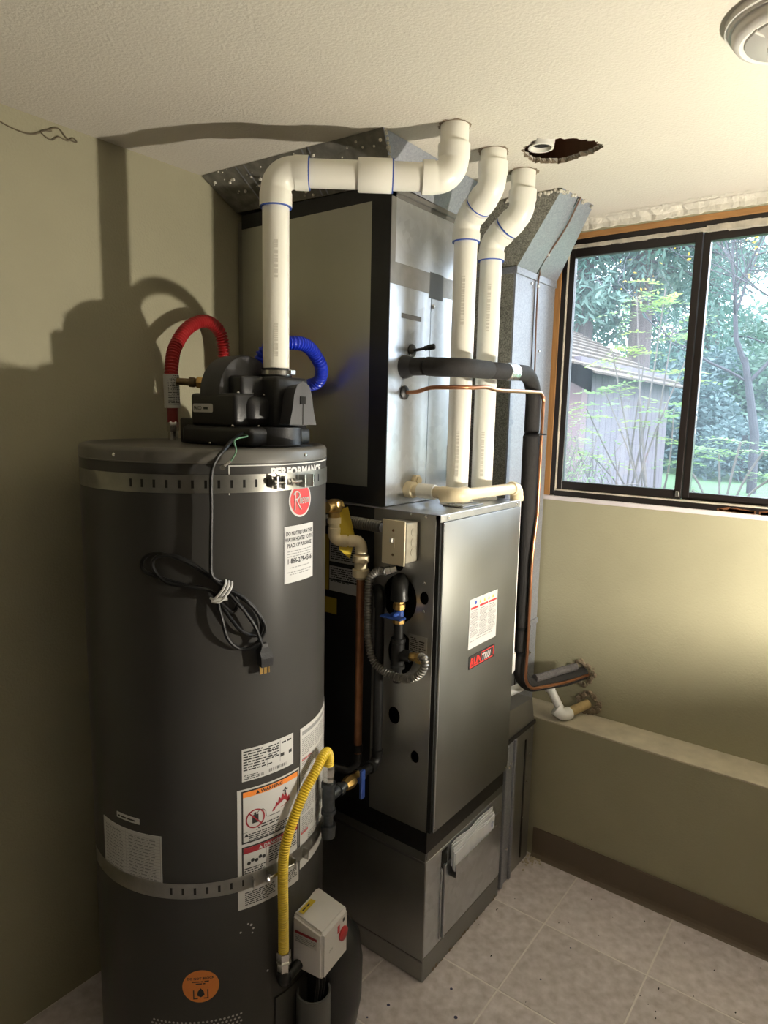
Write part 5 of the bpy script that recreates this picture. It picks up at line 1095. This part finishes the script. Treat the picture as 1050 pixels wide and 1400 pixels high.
# ------------------------------------------------------------------ smoke alarm
sd_c = V((1.452, .335)); sd = thing('smoke_alarm', 'round white smoke alarm on the ceiling at the upper right', 'smoke alarm', (*sd_c, ZC-.045))
sd_c = V((1.305, .19))
sd.location = V((*sd_c, ZC-.045))
b = BM(); prof(b, (*sd_c, ZC), (0, 0, -1), [(0, .105), (.011, .105), (.012, .101), (.016, .099)], 64); obj('base_ring', b, 'detector', sd)
b = BM(); prof(b, (*sd_c, ZC-.012), (0, 0, -1), [(0, .095), (.014, .093), (.022, .087), (.024, .081), (.021, .075)], 64); obj('cover', b, 'detector', sd)
b = BM(); prof(b, (*sd_c, ZC-.030), (0, 0, -1), [(0, .076), (.006, .073), (.014, .055), (.015, .04)], 64); obj('grille', b, 'detgrey', sd, 'grey inner face')
b = BM(); prof(b, (*sd_c, ZC-.040), (0, 0, -1), [(0, .040), (.006, .040), (.009, .037), (.009, .033), (.004, .031)], 40); obj('inner_ring', b, 'detector', sd)
for a in (20, 140, 260): b = BM(); m_ = Matrix.Rotation(R(a), 3, 'Z'); tube(b, [V((*sd_c, ZC-.043))+m_ @ V((.04, 0, 0)), V((*sd_c, ZC-.036))+m_ @ V((.077, 0, 0))], .003, 8); obj('rib', b, 'detector', sd)

# ------------------------------------------------------------------ small stuff
b = BM(); w1 = [(.66, 2.155), (.7127, 2.133), (.7498, 2.1263), (.7811, 2.1289), (.8147, 2.148), (.8403, 2.160), (.8596, 2.145), (.8823, 2.1436), (.875, 2.150), (.86, 2.140), (.84, 2.142), (.822, 2.130), (.80, 2.14), (.825, 2.15)]
tube(b, smoothpath([(x, 1.587, z) for x, z in w1], 6), .0016, 5)
tag(obj('cobweb_strand', b, 'web'), 'dusty cobweb strand sagging along the top of the left wall', 'cobweb')
sp_ = [(1.2617, .9046, .0045), (1.3404, .7468, .005), (1.4075, .8014, .004), (1.588, .6246, .0028), (1.1985, .9252, .0028), (1.7469, .6022, .0025)]
wh_ = ['largest dark blue paint spot on the tile beside the black round cover', 'blue paint spot at the bottom frame edge left of the middle', 'dark blue paint spot in front of the base box corner', 'tiny dark blue paint spot alone in the middle of a tile', 'tiny dark paint spot next to the black round cover', 'tiny dark paint spot on the right-hand tile']
for (x, y, r_), l_ in zip(sp_, wh_): b = BM(); prof(b, (x, y, .0), (0, 0, 1), [(0, r_), (.0006, r_*.9), (.0008, r_*.3)], 12); tag(obj('paint_spot', b, 'speck'), l_, 'paint spot', 'paint spots on the floor')
b = BM(); q = random.Random(2)
for k in range(30):
    p = V((2.035+q.gauss(0, .018), .865+q.gauss(0, .02), .004)); p.x = min(p.x, 2.05); p.y = min(p.y, .88); s = q.uniform(.002, .007); bmesh.ops.create_icosphere(b, subdivisions=1, radius=s, matrix=Matrix.Translation((p.x, p.y, s*.55)) @ Matrix.Diagonal((1, q.uniform(.5, 1.4), .6, 1)))
tag(obj('plaster_crumbs', b, 'rubble'), 'crumbled plaster debris in the floor corner by the duct boot', 'debris', kind='stuff')
b = BM()
for k in range(45):
    x = q.uniform(1.45, 2.04); y = q.uniform(-.1, .86); s = q.uniform(.0008, .0022); bmesh.ops.create_icosphere(b, subdivisions=1, radius=s, matrix=Matrix.Translation((x, y, s*.4)) @ Matrix.Diagonal((q.uniform(1, 3), 1, .5, 1)))
tag(obj('floor_grit', b, 'ink'), 'scattered dark grit on the tiles', 'grit', kind='stuff')

# ------------------------------------------------------------------ work lamp to the right of the camera, out of frame
wk = thing('work_lamp', 'work lamp with an upturned dish on a stand right of the camera', 'lamp', (LAMP.x, LAMP.y, 0))
b = BM(); bmesh.ops.create_uvsphere(b, u_segments=20, v_segments=12, radius=.024, matrix=Matrix.Translation(LAMP)); obj('bulb', b, 'bulb', wk)
b = BM(); prof(b, (LAMP.x, LAMP.y, LAMP.z-.115), (0, 0, 1), [(0, .03), (.03, .09), (.078, .135), (.079, .133), (.031, .085), (.004, .025)], 36); obj('dish', b, 'lampmetal', wk)
b = BM(); cyl(b, (LAMP.x, LAMP.y, .02), (LAMP.x, LAMP.y, LAMP.z-.03), .014); obj('pole', b, 'lampmetal', wk)
b = BM(); prof(b, (LAMP.x, LAMP.y, 0), (0, 0, 1), [(0, .15), (.012, .15), (.02, .03)], 32); obj('base', b, 'lampmetal', wk)

# ================================================================== OUTSIDE
GZ = .85
b = BM(); lawn_x0 = 2.37
G = [[b.verts.new((lawn_x0 + i, -14 + j, GZ + .25*noise.noise((i*.3, j*.3, 0))*min(1, i/4))) for j in range(41)] for i in range(40)]
for i in range(39):
    for j in range(40): b.faces.new((G[i][j], G[i+1][j], G[i+1][j+1], G[i][j+1]))
lawn = tag(obj('lawn', b, 'lawn'), 'green lawn outside the window', 'lawn', kind='structure')
# shed
sx0, sx1, sy0, sy1 = 5.16, 7.7, 2.0, 4.4; ez = 1.92
shd = thing('garden_shed', 'mauve wooden shed with a mossy shingle roof outside the window', 'shed', (6.4, 3.2, GZ))
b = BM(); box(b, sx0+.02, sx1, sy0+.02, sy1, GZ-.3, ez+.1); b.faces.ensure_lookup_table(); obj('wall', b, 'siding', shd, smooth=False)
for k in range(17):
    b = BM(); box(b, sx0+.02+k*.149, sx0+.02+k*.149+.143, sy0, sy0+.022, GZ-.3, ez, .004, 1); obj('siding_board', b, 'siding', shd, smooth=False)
b = BM(); box(b, sx0-.02, sx0+.10, sy0-.02, sy0+.10, GZ-.3, ez); obj('corner_board', b, 'fascia', shd, 'pink corner board', smooth=False)
import itertools
pit = math.tan(R(27)); ov = .16; ry = (sy0+sy1)/2; rz = ez+.0+(ry-sy0)*pit
def roofp(x, y): return V((x, y, ez+(y-sy0)*pit+.03)) if y <= ry else V((x, y, ez+(2*ry-y-sy0)*pit+.03))
b = BM()
for ya, yb in ((sy0-ov, ry), (ry, sy1+ov)):
    A = [b.verts.new(roofp(x, y)) for x, y in ((sx0-.18, ya), (sx1+.18, ya), (sx1+.18, yb), (sx0-.18, yb))]; b.faces.new(A)
bmesh.ops.solidify(b, geom=b.faces[:], thickness=.03); obj('roof_deck', b, 'fascia', shd, smooth=False)
q = random.Random(8); sh_mesh = None; cnt = 0
for row in range(11):
    y0 = sy0-ov-.02+row*.128
    x = sx0-.2-(row % 2)*.1
    while x < sx1+.1 and cnt < 290:
        w_ = q.uniform(.15, .21); b = BM(); A = [roofp(x+dx, y)+V((0, 0, h_)) for dx, y, h_ in ((0.004, y0, .030), (w_-.004, y0, .030), (w_-.004, y0+.17, .006), (.004, y0+.17, .006))]
        A2 = [p-V((0, 0, .016)) for p in A]; vs = [b.verts.new(p) for p in A+A2]
        for f_ in ((0, 1, 2, 3), (7, 6, 5, 4), (0, 4, 5, 1), (1, 5, 6, 2), (2, 6, 7, 3), (3, 7, 4, 0)): b.faces.new([vs[i] for i in f_])
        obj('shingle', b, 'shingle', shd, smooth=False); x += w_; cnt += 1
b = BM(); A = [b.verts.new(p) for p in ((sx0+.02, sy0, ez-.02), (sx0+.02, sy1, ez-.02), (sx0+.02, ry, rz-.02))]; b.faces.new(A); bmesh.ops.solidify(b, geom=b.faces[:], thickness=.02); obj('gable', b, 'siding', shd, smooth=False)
b = BM()
for x in (sx0-.20,):
    A = [b.verts.new(p) for p in (roofp(x, sy0-ov)+V((0, 0, -.14)), roofp(x, ry)+V((0, 0, -.14)), roofp(x, ry)+V((0, 0, .02)), roofp(x, sy0-ov)+V((0, 0, .02)))]; b.faces.new(A)
bmesh.ops.solidify(b, geom=b.faces[:], thickness=.025); obj('rake_board', b, 'fascia', shd, 'pink rake board', smooth=False)

def leafbm(bm, p, s, q, droop=0, elong=2.2):
    d = V((q.gauss(0, 1), q.gauss(0, 1), q.gauss(0, .5)-droop)).normalized(); u, w_ = frame(d); u = (u*cos(a_ := q.uniform(0, 6.28))+w_*sin(a_)); L = s*elong
    bm.faces.new([bm.verts.new(v) for v in (p, p+d*L*.5+u*s*.42, p+d*L, p+d*L*.5-u*s*.42)])
def cloud(bm, c, rad, n, s, q, droop=0, flat=1, elong=2.2):
    for _ in range(n):
        v = V((q.gauss(0, .42), q.gauss(0, .42), q.gauss(0, .42*flat)))*rad; leafbm(bm, V(c)+v, s*q.uniform(.6, 1.3), q, droop, elong)
def conifer(name, label, x, y, r, h, seed, ms, z_low, spread, n):
    t = thing(name, label, 'tree', (x, y, GZ), 'tall conifers behind the shed'); q = random.Random(seed); bb = BM()
    tube(bb, [(x+.04*sin(k), y+.03*cos(k*1.3), GZ-.2+h*k/8) for k in range(9)], [r*(1-.08*k) for k in range(9)], 14); obj('trunk', bb, 'bark', t)
    bb = BM(); fb_ = BM()
    for k in range(n):
        z = z_low+(h-z_low)*k/n; a = q.uniform(0, 2*pi); L = spread*(1-.35*k/n)*q.uniform(.6, 1.1)
        tip = V((x+L*cos(a), y+L*sin(a), z-.25*L)); base = V((x, y, z)); tube(bb, [base, base.lerp(tip, .5)+V((0, 0, .08*L)), tip], [.03, .018, .008], 5)
        for j in range(9):
            p = base.lerp(tip, .25+.75*j/8); cloud(fb_, p+V((0, 0, -.10)), .32, 34, .05, q, .8, 1.2, 3)
    obj('branch', bb, 'darkbark', t, kind='stuff'); obj('foliage', fb_, ms, t, kind='stuff'); return t
conifer('conifer_tree', 'tall conifer with a thick straight trunk seen over the shed roof right of centre', 10.5, 3.24, .20, 7.5, 21, 'conifer', 3.4, 1.9, 46)
conifer('conifer_tree', 'tall conifer with a blue-grey trunk at the left edge of the window view', 10.2, 4.0, .17, 7.5, 22, 'conifer2', 3.3, 1.8, 40)
conifer('conifer_tree', 'feathery conifer further back between the two near trunks', 14.5, 4.4, .2, 8, 23, 'conifer', 2.0, 2.0, 46)
conifer('conifer_tree', 'conifer far back to the right of the thick trunk', 15.5, 3.3, .2, 7.2, 24, 'conifer2', 2.0, 1.6, 40)
# big-leaf shrub
shb = thing('lime_shrub', 'lime green many-stemmed shrub just outside the left pane', 'shrub', (4.40, 1.32, GZ)); q = random.Random(31)
stb = []; lf = BM(); lf2 = BM()
heads = [(4.40, 1.38, 2.30), (4.43, 1.22, 2.34), (4.36, 1.50, 1.98), (4.45, 1.16, 2.12), (4.42, 1.30, 2.05), (4.30, 1.62, 1.60), (4.33, 1.52, 1.72), (4.47, 1.08, 1.90), (4.40, 1.32, 1.72), (4.46, 1.12, 1.62), (4.28, 1.68, 1.42), (4.42, 1.25, 1.50), (4.50, 1.0, 1.35), (4.35, 1.58, 1.30)]
for i, hd in enumerate(heads):
    base = V((4.42+q.uniform(-.10, .10), 1.26+q.uniform(-.13, .13), GZ-.05)); top = V(hd); mid = base.lerp(top, .5)+V((q.uniform(-.05, .05), q.uniform(-.05, .05), .02))
    bb = BM(); tube(bb, smoothpath([base, mid, top], 6), [.0085-.0004*k for k in range(13)], 7); obj('stem', bb, 'stem', shb)
    for k in range(9):   # pinnate fronds
        a = q.uniform(0, 2*pi); L = q.uniform(.13, .27); d = V((cos(a), sin(a), q.uniform(-.15, .35))); p0 = top+V((0, 0, q.uniform(-.12, .04)))
        for j in range(1, 8):
            p = p0+d*L*j/7+V((0, 0, -.05*(j/7)**2)); sdv = d.cross(V((0, 0, 1))).normalized()
            for s in (-1, 1):
                tipv = (sdv*s+d*.6+V((0, 0, q.uniform(-.35, .2)))).normalized(); wv = d*.012; Lf = .062*(1-.5*j/7)
                (lf if i % 3 else lf2).faces.new([(lf if i % 3 else lf2).verts.new(v) for v in (p, p+tipv*Lf*.5+wv, p+tipv*Lf, p+tipv*Lf*.5-wv)])
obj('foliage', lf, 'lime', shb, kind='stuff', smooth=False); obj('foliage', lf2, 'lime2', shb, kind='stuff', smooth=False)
b = BM(); q = random.Random(5)
for k in range(60):
    p = V((4.1+q.uniform(-.1, .2), 1.62+q.gauss(0, .12), GZ)); tube(b, smoothpath([p, p+V((q.gauss(0, .04), q.gauss(0, .05), .25)), p+V((q.gauss(0, .1), q.gauss(0, .1), q.uniform(.3, .62)))], 3), .0028, 4)
bs_ = thing('twiggy_bush', 'low twiggy bush with small pale leaves below the shed', 'shrub', (4.15, 1.62, GZ)); obj('twig', b, 'stem', bs_, kind='stuff')
b = BM()
for k in range(900): leafbm(b, V((4.12+q.gauss(0, .12), 1.64+q.gauss(0, .13), GZ+abs(q.gauss(.25, .18)))), .013, q)
obj('foliage', b, 'lime2', bs_, kind='stuff', smooth=False)
# bare dark tree right
bt = thing('bare_tree', 'dark crooked bare tree with few yellow leaves in the right pane', 'tree', (7.9, 1.17, GZ)); q = random.Random(41); b = BM(); tips = []
def grow(p, d, L, r, lvl):
    pts = [p]; dd = V(d)
    for k in range(5): dd = (dd+V((q.gauss(0, .16), q.gauss(0, .16), q.gauss(.02, .1)))).normalized(); pts.append(pts[-1]+dd*L/5)
    tube(b, pts, [r*(1-.12*k) for k in range(6)], 6 if lvl < 2 else 4); tips.append(pts[-1])
    if lvl < 4:
        for k in range(3 if lvl else 5):
            s = pts[q.randint(2, 5)]; nd = (dd+V((q.gauss(0, .7), q.gauss(0, .8), q.gauss(.1, .5)))).normalized(); grow(s, nd, L*q.uniform(.55, .8), r*.55, lvl+1)
tube(b, [(7.92, 1.15, GZ-.1), (7.91, 1.17, 1.4), (7.9, 1.25, 1.82), (7.88, 1.33, 2.2)], [.05, .045, .038, .03], 10)
grow(V((7.88, 1.33, 2.15)), (-.05, .35, 1), 1.3, .028, 0); grow(V((7.9, 1.27, 1.95)), (0, -.5, .9), 1.2, .024, 0); grow(V((7.9, 1.28, 1.95)), (0, .9, .45), 1.1, .018, 1)
obj('trunk', b, 'darkbark', bt); b = BM()
for p in tips[::4]: cloud(b, p, .12, 2, .026, q, elong=1.6)
obj('yellow_leaves', b, 'yleaf', bt, kind='stuff', smooth=False)
# hedge bushes and mid foliage
def bush(label, x, y, rx, rz, n, s, m_, seed, group='bushes beyond the lawn', droop=0):
    q = random.Random(seed); t = thing('leafy_bush', label, 'bush', (x, y, GZ), group); bb = BM()
    for k in range(n):
        a = q.uniform(0, 2*pi); e = math.asin(q.uniform(-.2, 1)); rad = q.uniform(.75, 1.05)
        leafbm(bb, V((x+rx*rad*cos(a)*cos(e), y+rx*rad*sin(a)*cos(e), GZ+rz*.15+rz*.85*rad*sin(e))), s*q.uniform(.6, 1.4), q, droop)
    obj('foliage', bb, m_, t, kind='stuff', smooth=False); bb = BM(); tube(bb, [(x, y, GZ-.2), (x, y, GZ+rz*.7)], .05, 6); obj('stem', bb, 'darkbark', t); return t
bush('broad blue-green bush far back behind the bare tree', 13.2, 2.6, 1.5, 1.9, 9000, .055, 'hedge2', 1)
bush('green bush at the right edge beyond the bare tree', 12.6, 1.3, 1.3, 2.1, 8000, .055, 'hedge', 2)
bush('dark bush behind the end of the shed', 10.6, 2.5, .8, 1.4, 4500, .05, 'hedge2', 3)
bush('tall green bush left of the bare tree trunk', 17.5, 2.6, 2.0, 3.2, 8000, .08, 'hedge', 4)
bush('low blue-green bush at the lawn edge', 9.6, 1.55, .55, .75, 2600, .038, 'hedge2', 5)
bush('small green bush at the far right of the lawn', 10.5, .95, .7, .9, 2600, .04, 'hedge', 6)
bush('very far grey-green thicket under the sky', 24, 4.0, 4.5, 3.6, 7000, .14, 'hedge2', 7)
bush('far thicket at the right under the sky', 23, 0.0, 4.0, 2.8, 6000, .14, 'hedge2', 8)
# lime sapling in the right pane, low
sap = thing('lime_sapling', 'low lime sapling spreading across the bottom of the right pane', 'shrub', (4.45, .80, GZ)); q = random.Random(51); b = BM(); lf = BM()
for hd in ((4.4, 1.02, 1.28), (4.5, .85, 1.34), (4.4, .72, 1.42), (4.55, .62, 1.36), (4.35, .95, 1.12), (4.5, .55, 1.22)):
    top = V(hd); tube(b, smoothpath([V((4.45, .80, GZ-.05)), V((4.45, .80, GZ)).lerp(top, .5)+V((0, 0, .05)), top], 5), .007, 6)
    for k in range(8):
        a = q.uniform(0, 2*pi); L = q.uniform(.12, .22); d = V((cos(a), sin(a), q.uniform(-.1, .3))); sdv = d.cross(V((0, 0, 1))).normalized()
        for j in range(1, 7):
            p = top+d*L*j/6+V((0, 0, -.04*(j/6)**2))
            for s in (-1, 1):
                tv = (sdv*s+d*.6+V((0, 0, q.uniform(-.3, .2)))).normalized(); Lf = .05*(1-.5*j/6); lf.faces.new([lf.verts.new(v) for v in (p, p+tv*Lf*.5+d*.011, p+tv*Lf, p+tv*Lf*.5-d*.011)])
obj('stem', b, 'stem', sap); obj('foliage', lf, 'lime2', sap, kind='stuff', smooth=False)
